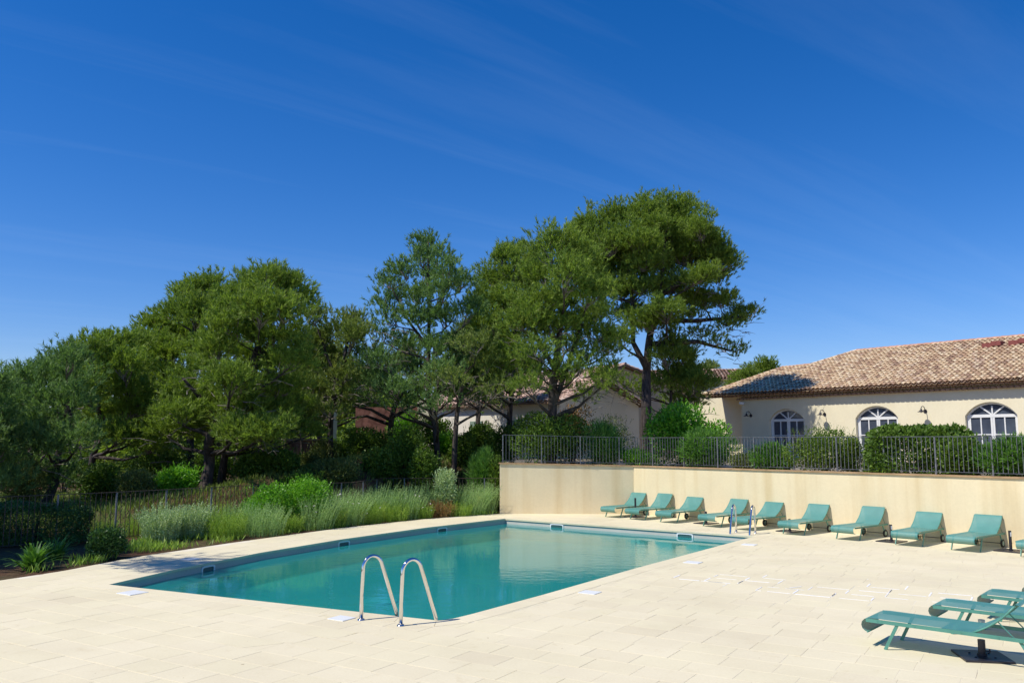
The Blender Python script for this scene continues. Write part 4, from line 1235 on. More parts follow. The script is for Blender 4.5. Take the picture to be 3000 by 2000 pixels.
def pine(label, trunk_px, depth, clumps, mat, r0=0.22, group=None, dens=1.0, zbase=None, limbs_px=(), S=1275.5 / 1000, needle=0.21):
    """trunk_px: polyline in survey units; clumps: (x, y, rx, ry[, density]) in the same units at the given depth"""
    K = px_m(depth)
    tp = [at_y(x * S, y * S, depth) for x, y in trunk_px]
    gz = ground_z(tp[0].x, depth) if zbase is None else zbase
    tp[0].z = gz - 0.1
    base = Vector((tp[0].x, depth, gz))
    root = empty('pine_tree', base); tag(root, label, 'tree', group)
    # trunk with slight wander in depth
    rg = random.Random(int(trunk_px[0][0]) + 5)
    pts = []; 
    for i, p in enumerate(tp):
        pts.append(Vector((p.x, depth + (rg.uniform(-0.3, 0.3) if i else 0), p.z)))
    fine = []
    for i in range(len(pts) - 1):
        for k in range(4):
            t = k / 4
            p0 = pts[max(i - 1, 0)]; p1 = pts[i]; p2 = pts[i + 1]; p3 = pts[min(i + 2, len(pts) - 1)]
            q = 0.5 * ((2 * p1) + (p2 - p0) * t + (2 * p0 - 5 * p1 + 4 * p2 - p3) * t * t + (3 * p1 - p0 - 3 * p2 + p3) * t ** 3)
            fine.append(q)
    fine.append(pts[-1])
    m = len(fine)
    r0 *= 0.66
    rad = [r0 * (1.25 if i == 0 else 1) * (1 - 0.82 * i / (m - 1)) + 0.02 for i in range(m)]
    mb = MB(); mb.tube([p - base for p in fine], rad, 9)
    stems = [(fine, rad)]
    for lp in limbs_px:
        lpts = [at_y(x * S, y * S, depth) for x, y in lp]
        lpts = [Vector((p.x, depth + (0.25 * i if rg.random() < 0.5 else -0.2 * i), p.z)) for i, p in enumerate(lpts)]
        ff = []
        for i in range(len(lpts) - 1):
            for k in range(3): ff.append(lpts[i].lerp(lpts[i + 1], k / 3))
        ff.append(lpts[-1])
        rr = [r0 * 0.55 * (1 - 0.75 * i / (len(ff) - 1)) + 0.015 for i in range(len(ff))]
        mb.tube([p - base for p in ff], rr, 7); stems.append((ff, rr))
    mb.build('trunk', M['bark'], root, smooth=True)
    br = MB(); tw = MB(); NV = []
    for cl in clumps:
        x, y, rx, ry = cl[:4]; dn = (cl[4] if len(cl) > 4 else 1.0) * dens
        c = at_y(x * S, (y + ry * 0.22) * S, depth)
        fat = 1.0 if depth == 42 else 1.06
        RX, RZ = rx * S / K * fat, ry * S / K * fat * (1.3 if depth == 42 else 1.15)
        RY = RX * 0.95
        # spread through the depth of the crown: outer clumps stay near the trunk plane, inner ones come forward or go back
        dx = abs(c.x - (fine[-1].x + fine[m // 2].x) / 2)
        c.y = depth + rg.uniform(-1, 1) * max(0.4, 2.6 - dx * 0.55)
        f = c.y / depth; c.x *= f; c.z = CAM_H + (c.z - CAM_H) * f
        # branch from the best stem point
        best = None
        for ff, rr in stems:
            for p, r_ in zip(ff, rr):
                hd = math.hypot(p.x - c.x, p.y - c.y); want = c.z - 0.42 * hd - 0.2
                if p.z < gz + 1.2: continue
                cost = abs(p.z - want) * 1.0 + hd * 0.6
                if best is None or cost < best[0]: best = (cost, p, r_)
        p = best[1]; rb_ = min(best[2] * 0.6, 0.085)
        midp = p.lerp(c, 0.5) + Vector((rg.uniform(-.15, .15), rg.uniform(-.15, .15), -0.08 * (c - p).length))
        tipc = c + Vector((0, 0, -RZ * 0.35))
        br.tube([p - base, p.lerp(midp, 0.5) - base + Vector((0, 0, .03)), midp - base, midp.lerp(tipc, .55) - base, tipc - base], [rb_, rb_ * .85, rb_ * .65, rb_ * .45, rb_ * .25], 5, cap=False)
        npf = max(6, int(24 * (RX * RX + RX * RZ) / 2.0 * min(1, 0.45 + 0.55 * dn)))
        npf = min(npf, 48)
        dd = rand_dirs(npf); dd[:, 2] = np.where(dd[:, 2] < -0.25, -dd[:, 2] * 0.5, dd[:, 2])
        rr_ = RNG.uniform(0.25, 1.08, npf)[:, None]
        pc = np.array(c)[None] + dd * rr_ * np.array([[RX, RY, RZ]])
        pr = RNG.uniform(0.30, 0.54, npf) * (0.75 + 0.25 * min(RX, 1.4))
        for i in range(npf):
            e = Vector(pc[i]); s0 = midp.lerp(tipc, rg.uniform(0.35, 1.0))
            tw.tube([s0 - base, s0.lerp(e, 0.55) - base + Vector((rg.uniform(-.08, .08), rg.uniform(-.08, .08), -0.05)), e - base], [0.023, 0.016, 0.008], 4, cap=False)
        for i in range(npf):
            # shoots inside a puff: each a bottle brush of needles
            ns_ = max(4, int(29 * dn * pr[i] / 0.36))
            o = np.clip(RNG.normal(size=(ns_, 3)), -1.8, 1.8) * pr[i] * np.array([[0.62, 0.62, 0.46]])
            sh = pc[i][None] + o
            sd = norm(o * 0.8 + np.array([[0, 0, 0.52]]) + 0.28 * RNG.normal(size=(ns_, 3)) * 0.5 + dd[i][None] * 0.25)
            q = 14
            bpos = np.repeat(sh, q, 0) + np.repeat(sd, q, 0) * RNG.uniform(0, 0.20, (ns_ * q, 1))
            nd = norm(np.repeat(sd, q, 0) * 0.75 + rand_dirs(ns_ * q) * 0.62)
            NV.append(needles(bpos - np.array(base)[None], nd, needle * 0.8, 0.031 * (0.6 + 0.4 * depth / 30)))
    # dead twigs in the lower crown
    low = sorted(clumps, key=lambda k: -k[1])[:max(4, len(clumps) // 2)]
    for cl in low:
        c = at_y(cl[0] * S, (cl[1] + cl[3] * 0.7) * S, depth)
        for k in range(5):
            a_ = c + Vector((rg.uniform(-1, 1) * cl[2] * S / K * .8, rg.uniform(-1.5, 1.5), rg.uniform(-.5, .5)))
            d_ = Vector((rg.uniform(-1, 1), rg.uniform(-1, 1), rg.uniform(-.35, .3))).normalized()
            e_ = a_ + d_ * rg.uniform(0.5, 1.3); mdl = a_.lerp(e_, .5) + Vector((0, 0, .07))
            tw.tube([a_ - base, mdl - base, e_ - base], [0.018, 0.012, 0.005], 4, cap=False)
            for j in range(2):
                f_ = mdl + Vector((rg.uniform(-1, 1), rg.uniform(-1, 1), rg.uniform(-.4, .3))) * 0.4
                tw.tube([mdl - base, f_ - base], [0.010, 0.004], 3, cap=False)
    tag(br.build('branches', M['bark'], root, smooth=True), kind='stuff')
    tag(tw.build('twigs', M['twig'], root), kind='stuff')
    link('crown', np_mesh('crown', np.concatenate(NV), 3, mat), None, root)
    return root

PINES = [
 dict(label='tallest umbrella-shaped pine beside the villa roof', depth=42, mat='pine', r0=0.42, dens=0.9,
  trunk_px=[(1480, 1030), (1484, 940), (1487, 860), (1492, 780), (1508, 700), (1522, 600), (1530, 520)],
  limbs_px=[[(1485, 845), (1456, 785), (1450, 700), (1438, 610)], [(1505, 735), (1600, 735), (1700, 730)], [(1498, 790), (1600, 785), (1680, 802)], [(1512, 680), (1580, 640), (1640, 580)]],
  clumps=[(1535, 485, 62, 38), (1470, 495, 48, 34), (1415, 500, 45, 34), (1355, 520, 45, 40), (1335, 575, 42, 45), (1400, 560, 50, 42), (1470, 555, 55, 42), (1545, 545, 58, 42), (1610, 525, 42, 36), (1650, 580, 44, 34), (1590, 590, 55, 36),
          (1520, 605, 60, 34), (1430, 620, 55, 36), (1660, 605, 32, 26), (1600, 635, 48, 24), (1545, 655, 52, 24), (1470, 655, 45, 30), (1420, 670, 40, 30), (1612, 690, 42, 20), (1655, 690, 34, 20), (1712, 722, 30, 24), (1668, 742, 36, 14, 0.7),
          (1500, 740, 55, 26), (1530, 715, 40, 22), (1440, 715, 34, 24), (1420, 775, 36, 20, 0.9), (1610, 765, 40, 12, 0.45), (1650, 785, 32, 10, 0.4), (1690, 803, 26, 10, 0.5), (1590, 725, 36, 14, 0.6), (1570, 690, 40, 20, 0.7), (1500, 522, 46, 34), (1380, 555, 42, 36), (1560, 585, 48, 34), (1480, 600, 48, 34), (1620, 560, 40, 34), (1440, 585, 44, 34), (1395, 605, 40, 34), (1560, 515, 44, 34), (1645, 640, 34, 22, 0.8), (1380, 650, 36, 30)]),
 dict(label='dark young pine half hidden behind the tallest pine trunk', depth=44, mat='pine', r0=0.12, dens=0.8,
  trunk_px=[(1535, 1020), (1538, 930), (1545, 850), (1548, 770)],
  clumps=[(1545, 775, 24, 26), (1525, 815, 32, 26), (1565, 820, 32, 26), (1545, 860, 42, 26), (1580, 880, 36, 22, 0.7), (1500, 880, 34, 22, 0.6), (1440, 885, 36, 18, 0.45), (1410, 860, 30, 18, 0.45), (1470, 905, 36, 16, 0.4), (1560, 915, 34, 18, 0.6), (1592, 850, 30, 20), (1605, 885, 34, 20), (1590, 920, 34, 18, 0.8), (1575, 800, 24, 20)]),
 dict(label='twin-trunked pine left of the tallest pine, above the laurel', depth=30.5, mat='pine', r0=0.25, dens=1.0,
  trunk_px=[(1265, 985), (1270, 900), (1277, 840), (1285, 760), (1300, 680), (1310, 600)],
  limbs_px=[[(1272, 930), (1300, 850), (1325, 780), (1350, 690)], [(1276, 850), (1240, 790), (1215, 730)]],
  clumps=[(1310, 570, 40, 40), (1265, 575, 36, 40), (1345, 610, 40, 40), (1295, 630, 48, 42), (1245, 630, 40, 42), (1350, 670, 40, 40), (1290, 690, 46, 36), (1235, 690, 44, 36), (1380, 710, 34, 36), (1330, 740, 44, 30), (1260, 750, 46, 30), (1200, 740, 40, 30),
          (1385, 765, 34, 24), (1300, 790, 44, 22, 0.7), (1225, 800, 40, 22, 0.7), (1360, 815, 40, 18, 0.5), (1400, 800, 32, 16, 0.7), (1180, 800, 36, 24, 0.7), (1330, 845, 40, 16, 0.5), (1240, 850, 40, 22, 0.6), (1380, 880, 34, 14, 0.45), (1210, 885, 36, 22, 0.55), (1170, 845, 40, 26, 0.7), (1290, 870, 36, 16, 0.5), (1350, 905, 36, 14, 0.4), (1400, 850, 30, 14, 0.4)]),
 dict(label='pine with a pointed bright crown between the twin-trunked pine and the slender one', depth=35, mat='pine', r0=0.17, dens=1.0,
  trunk_px=[(1167, 1010), (1172, 930), (1180, 840), (1183, 740), (1182, 620)],
  clumps=[(1185, 575, 32, 34), (1150, 590, 34, 30), (1215, 600, 30, 30), (1180, 630, 44, 34), (1130, 640, 40, 34), (1220, 655, 36, 34), (1110, 690, 38, 34), (1165, 690, 46, 34), (1205, 720, 40, 30), (1130, 745, 44, 30), (1180, 770, 44, 28, 0.8), (1100, 770, 40, 26, 0.7), (1150, 820, 44, 26, 0.8), (1215, 830, 40, 22, 0.7), (1100, 830, 40, 26, 0.8), (1130, 870, 44, 24, 0.7), (1195, 885, 40, 22, 0.6), (1090, 890, 40, 22, 0.6), (1150, 920, 40, 18, 0.4)]),
 dict(label='slender tall pine with thin pointed crown in the middle of the group', depth=32.5, mat='pine_blue', r0=0.16, dens=0.72,
  trunk_px=[(1011, 1035), (1000, 985), (986, 930), (984, 850), (985, 750), (984, 640), (983, 555)],
  limbs_px=[[(988, 935), (1015, 885), (1040, 830)], [(985, 800), (940, 740), (905, 670)]],
  clumps=[(983, 560, 24, 26), (962, 590, 28, 26), (1008, 595, 26, 28), (940, 620, 26, 28), (985, 635, 36, 28), (1035, 620, 26, 30), (895, 645, 22, 28, 0.7), (880, 690, 24, 28, 0.7), (920, 670, 32, 28, 0.8), (965, 680, 40, 28), (1020, 670, 36, 28), (1065, 650, 24, 30), (900, 730, 36, 26, 0.8), (960, 735, 42, 26), (1030, 730, 40, 28),
          (1080, 720, 32, 30), (880, 770, 36, 24, 0.8), (935, 790, 42, 26, 0.8), (1000, 795, 44, 26), (1065, 790, 40, 28), (870, 825, 40, 24, 0.8), (930, 845, 44, 24, 0.8), (1010, 850, 44, 22, 0.7), (1075, 850, 40, 22, 0.7), (960, 895, 44, 22, 0.8), (900, 885, 44, 24, 0.9), (1040, 900, 44, 22, 0.7), (860, 870, 40, 26, 0.8), (920, 925, 40, 20, 0.6), (1000, 930, 40, 18, 0.5), (1075, 905, 40, 20, 0.6), (850, 905, 36, 20, 0.6)]),
 dict(label='leaning grey-trunked pine just left of the wall end, trunk beside the slender pine', depth=31.5, mat='pine_olive', r0=0.15, dens=0.7,
  trunk_px=[(1041, 1062), (1046, 1000), (1052, 930), (1070, 860), (1095, 790)],
  clumps=[(1095, 790, 36, 26), (1060, 830, 36, 22), (1120, 840, 40, 22), (1090, 880, 40, 18, 0.6), (1140, 890, 40, 18, 0.5), (1040, 870, 34, 18, 0.6)]),
 dict(label='pine with bare spreading lower branches in front of the high red wall', depth=37, mat='pine_olive', r0=0.20, dens=0.7,
  trunk_px=[(893, 1000), (900, 960), (915, 920), (940, 870), (950, 800)],
  limbs_px=[[(898, 965), (850, 940), (800, 930)], [(900, 958), (960, 930), (1010, 915)], [(896, 975), (840, 955), (790, 960)]],
  clumps=[(950, 800, 36, 26, 0.7), (900, 840, 40, 24, 0.7), (870, 880, 40, 20, 0.6), (960, 860, 40, 22, 0.6), (840, 900, 36, 16, 0.5), (990, 900, 34, 16, 0.5), (810, 880, 36, 22, 0.7), (930, 830, 40, 24, 0.7), (880, 855, 40, 24, 0.7)]),
 dict(label='narrow dark-trunked pine between the big left pine and the slender one', depth=34, mat='pine_olive', r0=0.17, dens=0.85,
  trunk_px=[(760, 1050), (762, 980), (770, 900), (790, 830), (800, 760), (810, 720)],
  limbs_px=[[(775, 880), (750, 820), (735, 760)]],
  clumps=[(815, 735, 26, 26), (775, 755, 32, 28), (720, 720, 26, 36), (745, 775, 36, 30), (810, 775, 34, 30), (715, 780, 32, 32), (770, 815, 42, 26, 0.9), (830, 820, 34, 26, 0.8), (720, 840, 40, 28), (790, 860, 40, 22, 0.7), (700, 890, 36, 26), (840, 870, 36, 22, 0.7), (750, 900, 40, 26, 0.8), (800, 900, 40, 24, 0.7), (710, 940, 40, 26, 0.8), (760, 945, 36, 20, 0.5), (680, 930, 34, 26, 0.8)]),
 dict(label='broad pine with tall rounded crown in the left group, thick dark trunk at the fence', depth=29, mat='pine', r0=0.30, dens=1.1,
  trunk_px=[(470, 1130), (474, 1060), (490, 1000), (530, 950), (560, 890), (590, 800), (610, 700)],
  limbs_px=[[(545, 930), (580, 850), (640, 760)], [(500, 985), (460, 920), (430, 870)]],
  clumps=[(620, 645, 46, 34), (575, 660, 40, 34), (668, 660, 36, 36), (545, 700, 40, 34), (600, 705, 48, 36), (655, 715, 42, 36), (690, 690, 20, 34), (520, 745, 44, 34), (580, 760, 50, 36), (640, 775, 48, 36), (500, 800, 46, 36), (560, 815, 50, 36), (620, 835, 50, 34), (670, 820, 36, 32),
          (470, 850, 46, 34), (530, 870, 50, 34), (600, 890, 50, 32), (650, 890, 40, 30), (440, 900, 48, 34), (500, 925, 50, 30), (570, 940, 48, 30), (640, 945, 44, 30), (410, 950, 46, 32), (470, 975, 46, 28), (540, 990, 46, 26), (610, 990, 44, 26), (390, 990, 40, 24)]),
 dict(label='pine with leaning trunk close right of the broad left pine', depth=31, mat='pine', r0=0.22, dens=0.9,
  trunk_px=[(505, 1120), (512, 1060), (525, 1010), (560, 960), (640, 900)],
  clumps=[(640, 900, 36, 28), (680, 930, 34, 28), (660, 980, 40, 26), (610, 1010, 44, 24, 0.8), (700, 990, 36, 24, 0.7), (560, 1010, 40, 22, 0.7)]),
 dict(label='pine with flat-topped dense crown behind the broad left pine', depth=36, mat='pine', r0=0.24, dens=1.05,
  trunk_px=[(440, 1090), (436, 980), (440, 860), (450, 740), (455, 680)],
  clumps=[(485, 660, 44, 28), (435, 670, 42, 30), (520, 680, 30, 30), (400, 715, 40, 32), (455, 715, 50, 34), (500, 730, 40, 34), (360, 740, 40, 32), (420, 770, 48, 34), (335, 785, 38, 34), (385, 810, 46, 34), (450, 800, 44, 34), (330, 840, 42, 34), (390, 865, 44, 32), (310, 885, 40, 30), (350, 910, 42, 28)]),
 dict(label='rounded pine with crooked trunk in the left grove, second from the left edge', depth=32, mat='pine', r0=0.2, dens=1.0,
  trunk_px=[(206, 1115), (212, 1050), (226, 1000), (236, 920), (245, 840)],
  limbs_px=[[(214, 1045), (250, 990), (300, 940)]],
  clumps=[(255, 790, 40, 26), (210, 800, 36, 24), (300, 790, 28, 24), (235, 830, 46, 30), (285, 840, 42, 32), (190, 850, 38, 30), (310, 890, 38, 32), (250, 885, 46, 32), (200, 905, 42, 32), (300, 940, 44, 30), (240, 945, 44, 30), (330, 985, 42, 26), (270, 1000, 42, 26), (215, 985, 38, 26), (350, 1025, 36, 22, 0.8)]),
 dict(label='slanting-trunked pine at the far left above the dark hedge', depth=27, mat='pine_blue', r0=0.22, dens=0.9,
  trunk_px=[(100, 1165), (116, 1110), (135, 1050), (150, 980), (155, 900)],
  limbs_px=[[(120, 1100), (80, 1050), (50, 990)]],
  clumps=[(150, 825, 26, 20), (110, 850, 36, 28), (65, 870, 34, 28), (160, 870, 38, 30), (40, 905, 34, 30), (95, 910, 42, 30), (150, 925, 40, 30), (30, 955, 36, 32), (85, 965, 42, 30), (145, 980, 42, 28), (55, 1010, 40, 28), (110, 1020, 40, 24), (180, 1010, 36, 26, 0.8), (130, 1085, 42, 24, 0.9), (40, 1060, 36, 24, 0.6)]),
 dict(label='dark pine cut off by the left picture edge', depth=25, mat='pine_blue', r0=0.2, dens=1.0, zbase=0.3,
  trunk_px=[(-50, 1190), (-48, 1100), (-45, 1000), (-45, 900)],
  clumps=[(-30, 880, 34, 36), (-50, 930, 40, 40), (-10, 960, 24, 36), (-40, 1000, 44, 40), (-5, 1040, 30, 34), (-40, 1070, 44, 36), (0, 1110, 34, 28), (-70, 900, 40, 40), (-80, 1000, 40, 40)]),
 dict(label='bushy pine deep in the grove between the broad left pine and the narrow one', depth=46, mat='pine', r0=0.2, dens=0.95,
  trunk_px=[(735, 1040), (733, 960), (730, 880), (728, 800)],
  clumps=[(730, 805, 34, 24), (690, 825, 34, 26), (775, 830, 36, 26), (720, 850, 44, 28), (800, 865, 36, 26), (680, 870, 40, 28), (750, 895, 44, 26), (830, 890, 36, 24), (705, 920, 42, 26), (800, 920, 42, 24), (660, 930, 36, 26), (760, 950, 40, 22, 0.8), (690, 965, 40, 20, 0.8), (840, 935, 36, 20, 0.8)]),
 dict(label='bushy pine deep in the grove behind the slender and leaning pines', depth=44, mat='pine_olive', r0=0.2, dens=0.95,
  trunk_px=[(1095, 1020), (1098, 940), (1100, 860), (1100, 780)],
  clumps=[(1095, 760, 36, 26), (1055, 785, 34, 26), (1135, 785, 36, 26), (1090, 815, 44, 28), (1040, 840, 38, 26), (1150, 835, 40, 26), (1100, 865, 44, 24), (1195, 840, 38, 22), (1050, 890, 40, 22, 0.8), (1150, 880, 40, 22, 0.8), (1000, 875, 38, 22, 0.8), (1100, 910, 40, 18, 0.6)]),
 dict(label='bushy pine deep in the grove behind the crooked-trunk pine on the left', depth=42, mat='pine_blue', r0=0.2, dens=0.95,
  trunk_px=[(170, 1060), (172, 980), (175, 900), (178, 830)],
  clumps=[(180, 815, 34, 22), (140, 835, 34, 24), (215, 840, 36, 24), (100, 865, 34, 24), (175, 870, 42, 28), (60, 890, 34, 24), (240, 880, 36, 26), (120, 910, 42, 26), (30, 920, 34, 26), (200, 920, 42, 26), (70, 945, 42, 26), (150, 965, 42, 26), (20, 975, 38, 26), (250, 960, 40, 26), (330, 940, 40, 28), (100, 1000, 42, 24)]),
]
for P_ in PINES:
    P_ = dict(P_); P_['mat'] = M[P_['mat']]
    pine(group='pines behind the pool', **P_)
# thin saplings (trunk only lightly leafed)
pine('thin pine sapling in front of the low red wall', [(693, 1090), (690, 1030), (688, 960), (690, 900)], 33, [(690, 905, 26, 20, 0.7), (672, 935, 28, 18, 0.6), (710, 940, 26, 18, 0.6), (690, 965, 30, 14, 0.4)], M['pine_olive'], r0=0.06, group='pines behind the pool')
pine('thin dark pine between the twin-trunked pine and the shuttered house', [(1095, 1010), (1100, 960), (1112, 900), (1125, 850)], 38, [(1125, 855, 34, 20, 0.6), (1100, 890, 36, 16, 0.4), (1150, 880, 30, 16, 0.4)], M['pine_olive'], r0=0.08, group='pines behind the pool')
# trees behind the villa
pine('small bushy pine top showing over the villa roof', [(1740, 960), (1742, 900), (1742, 860)], 58, [(1745, 850, 28, 18), (1715, 862, 24, 16), (1770, 850, 16, 14), (1735, 885, 40, 20), (1700, 890, 26, 14)], M['pine'], r0=0.2, dens=0.9, zbase=1.5)
pine('tiny pine top just showing above the rose tiled roof', [(1628, 960), (1630, 870), (1630, 840)], 75, [(1628, 838, 14, 8), (1638, 846, 14, 8), (1620, 850, 14, 8)], M['pine_olive'], r0=0.15, dens=0.8, zbase=1.5)

# pine outside the left edge that throws the shade over the hedge and paving
def offcam(label, bx, by, H, clumps, r0=0.22):
    root_px = None
    base = Vector((bx, by, 0)); K = px_m(by); S1 = 1.0
    def topx(x, z, y=by):
        c_, s_ = math.cos(PITCH), math.sin(PITCH); dz = z - CAM_H
        yy = y * c_ + dz * s_; zz = -y * s_ + dz * c_
        return (1500 + FPX * x / yy, 1000 - FPX * zz / yy)
    tr = [topx(bx, 0), topx(bx + .1, H * .3), topx(bx - .1, H * .6), topx(bx, H * .9)]
    cl = [(*topx(x, z), r * K, rz_ * K, d) for x, z, r, rz_, d in clumps]
    pine(label, tr, by, cl, M['pine'], r0=r0, zbase=0.0, S=1.0, group='pines behind the pool')
offcam('tall pine standing left of the frame whose crown shades the paving', -14.2, 16.1, 11.0, [(-14.9, 10.6, 1.0, .7, .5), (-14.1, 9.8, .9, .6, .5), (-15.9, 9.4, 1.1, .7, .8), (-13.7, 8.6, .8, .5, .5), (-15.3, 8.6, 1.1, .6, .8), (-14.1, 7.4, .8, .4, .5), (-16.1, 7.4, 1.0, .5, .8), (-13.7, 6.4, .7, .4, .5), (-15.1, 6.2, .9, .45, .7)])
offcam('low pine standing left of the frame whose crown shades the hedge', -15.6, 17.6, 7.0, [(-15.6, 7.0, 1.2, .7, 1), (-14.6, 6.2, 1.1, .6, 1), (-16.6, 6.2, 1.0, .6, 1), (-15.2, 5.4, 1.2, .55, 1), (-14.3, 4.6, 1.0, .5, 1), (-16.2, 4.6, 1.0, .5, .9), (-15.0, 3.8, 1.0, .45, .9), (-13.8, 3.9, .8, .4, .9)])

# ------------------------------------------------------------------ shrubs
def shrub(name, label, cat, c, R, mat, leaf=(0.075, 0.035), count=4200, lobes=9, group=None, up=0.25, boxy=False, stems=True, droop=0.0, wisps=0):
    """c: centre on the ground; R: (rx, ry, height)"""
    root = empty(name, c); tag(root, label, cat, group)
    count = int(count * 1.7); leaf = (leaf[0] * 1.12, leaf[1] * 1.2)
    rx, ry, h = R; rg = random.Random(int(abs(c[0] * 100) + abs(c[1] * 31)))
    P_, N_ = [], []
    lob = []
    if boxy:
        n_ = count
        f = RNG.integers(0, 5, n_); u = RNG.uniform(-1, 1, (n_, 2))
        nz = np.zeros((n_, 3)); p = np.zeros((n_, 3))
        for k, (ax, sg) in enumerate(((0, 1), (0, -1), (1, 1), (1, -1), (2, 1))):
            m_ = f == k; o = [i for i in range(3) if i != ax]
            p[m_, ax] = sg; p[np.ix_(m_, o)] = u[m_]; nz[m_, ax] = sg
        p *= np.where(RNG.random((n_, 1)) < 0.6, 1 - 0.05 * np.abs(RNG.normal(size=(n_, 1))), RNG.uniform(0.72, 0.97, (n_, 1)))
        p = np.sign(p) * np.abs(p)
        p[:, 2] = np.where(p[:, 2] > 0, p[:, 2], p[:, 2])
        up_ = np.stack([p[:, 0], p[:, 1], np.maximum(p[:, 2], 0)], 1)
        p = p / np.maximum(1e-3, (np.abs(up_) ** 5).sum(1, keepdims=True) ** 0.2) * np.maximum(np.abs(up_).max(1, keepdims=True), 0.7)
        pts = p * np.array([[rx, ry, h / 2]]) * 1.03 + np.array([[0, 0, h / 2]])
        lump = 0.085 * np.sin(pts[:, :1] * 4.1 + 1) * np.sin(pts[:, 2:] * 5 + pts[:, 1:2] * 3)
        pts = pts + nz * lump + RNG.normal(size=(n_, 3)) * 0.02
        P_.append(pts); N_.append(nz)
    else:
        for k in range(lobes):
            a = 2 * PI * k / lobes + rg.uniform(-.4, .4); q = rg.uniform(0.25, 0.62) if k else 0
            zz = rg.uniform(0.32, 0.74)
            lob.append((math.cos(a) * q * rx, math.sin(a) * q * ry, zz * h, rg.uniform(0.36, 0.55) * rx, rg.uniform(0.36, 0.55) * ry, rg.uniform(0.24, 0.36) * h))
        lob.append((0, 0, h * 0.45, rx * 0.72, ry * 0.72, h * 0.5))
        tot = sum(l[3] * l[4] + l[3] * l[5] for l in lob)
        for lx, ly, lz, ax, ay, az in lob:
            n_ = int(count * (ax * ay + ax * az) / tot)
            d = rand_dirs(n_); rr = 1 - 0.45 * RNG.random((n_, 1)) ** 1.7
            # fine lumps on the surface
            rr = rr * (1 + 0.10 * np.sin(d[:, :1] * 7 + lx * 9) * np.sin(d[:, 2:] * 6 + ly * 7))
            P_.append(np.array([[lx, ly, lz]]) + d * rr * np.array([[ax, ay, az]])); N_.append(d)
    pts = np.concatenate(P_); nn = np.concatenate(N_)
    keep = pts[:, 2] > 0.03; pts, nn = pts[keep], nn[keep]
    dirs = norm(nn * 0.75 + rand_dirs(len(pts)) * 0.75 + np.array([[0, 0, up - droop]]))
    V = leaves(pts, dirs, leaf[0], leaf[1], nn)
    if not wisps: wisps = 26
    if wisps:
        n_ = wisps; a = RNG.uniform(0, 2 * PI, n_); q = np.sqrt(RNG.random(n_)) * 0.9
        bp = np.stack([np.cos(a) * q * rx, np.sin(a) * q * ry, h * (0.75 + 0.2 * (1 - q))], 1)
        dv = norm(np.stack([np.cos(a) * q * 0.4, np.sin(a) * q * 0.4, np.ones(n_)], 1) + 0.25 * RNG.normal(size=(n_, 3)))
        for k in range(5):
            V = np.concatenate([V, leaves(bp + dv * (0.05 * k), norm(dv + rand_dirs(n_) * 0.5), leaf[0] * 0.8, leaf[1] * 0.7)])
    link('foliage', np_mesh('foliage', V, 4, mat), None, root)
    if stems:
        mb = MB()
        for k in range(7):
            a = rg.uniform(0, 2 * PI); q = rg.uniform(.1, .55)
            mb.tube([(math.cos(a) * .06, math.sin(a) * .06, -0.05), (math.cos(a) * q * rx * .6, math.sin(a) * q * ry * .6, h * .35), (math.cos(a) * q * rx, math.sin(a) * q * ry, h * .72)], [0.022, 0.016, 0.006], 5, cap=False)
        tag(mb.build('stems', M['bark'], root), kind='stuff')
    return root
F1S = 1.2755
def shrub_px(label, x, y, rx, ry, depth, mat, name='shrub', cat='shrub', zb=None, S=F1S, **kw):
    """x, y, rx, ry: outline in survey units; the plant stands on the ground below that outline"""
    c = at_y(x * S, y * S, depth); K = px_m(depth)
    gz = ground_z(c.x, depth) if zb is None else zb
    top = at_y(x * S, (y - ry) * S, depth).z
    h = max(0.35, top - gz)
    r = rx * S / K
    return shrub(name, label, cat, (c.x, depth, gz), (r, min(r, 1.6) * 0.9, h), M[mat], **kw)

def wall_depth(px_full, extra):
    """depth of a point the given metres behind the retaining wall along a line of sight"""
    px = px_full * F1S; r = (px - 1500) / FPX / math.cos(PITCH)
    if px < 1858: return WALL_END.y + extra
    p = WALL_CORNER + WNRM * extra
    # intersect x = r*y with the shifted wall line
    t = (r * p.y - p.x) / (WDIR.x - r * WDIR.y)
    return p.y + WDIR.y * t

big = dict(leaf=(0.10, 0.045), count=5200)
shrub_px('large dark green laurel above the shaded end of the retaining wall', 1258, 1010, 100, 64, wall_depth(1258, 1.3), 'laurel', 'laurel_bush', zb=TERR_Z, **big)
shrub_px('photinia with reddish shoots behind the large laurel', 1315, 962, 52, 38, wall_depth(1315, 3.0), 'photinia', 'photinia_bush', zb=TERR_Z, leaf=(0.10, 0.04), count=2600)
shrub_px('soft green broom bush beside the laurel behind the railing', 1388, 1030, 56, 56, wall_depth(1388, 1.0), 'broom', 'broom_bush', zb=TERR_Z, leaf=(0.20, 0.016), count=4200, up=0.9)
shrub_px('greyish scrub in front of the green shuttered window', 1405, 985, 52, 38, wall_depth(1400, 4.0), 'olive', 'scrub_bush', zb=TERR_Z, leaf=(0.06, 0.03), count=2600)
shrub_px('low lime green ground bush at the wall corner behind the railing', 1470, 1060, 58, 32, wall_depth(1470, 0.9), 'bright', 'low_bush', zb=TERR_Z, leaf=(0.06, 0.03), count=2600)
shrub_px('bright green rounded bush right of the tallest pine trunk', 1562, 985, 92, 66, wall_depth(1562, 2.4), 'bright', 'pittosporum_bush', zb=TERR_Z, leaf=(0.11, 0.055), count=5200)
shrub_px('bright green bush in front of the recessed villa corner', 1635, 1008, 52, 38, wall_depth(1630, 3.0), 'bright', 'pittosporum_bush', zb=TERR_Z, leaf=(0.10, 0.05), count=2600)
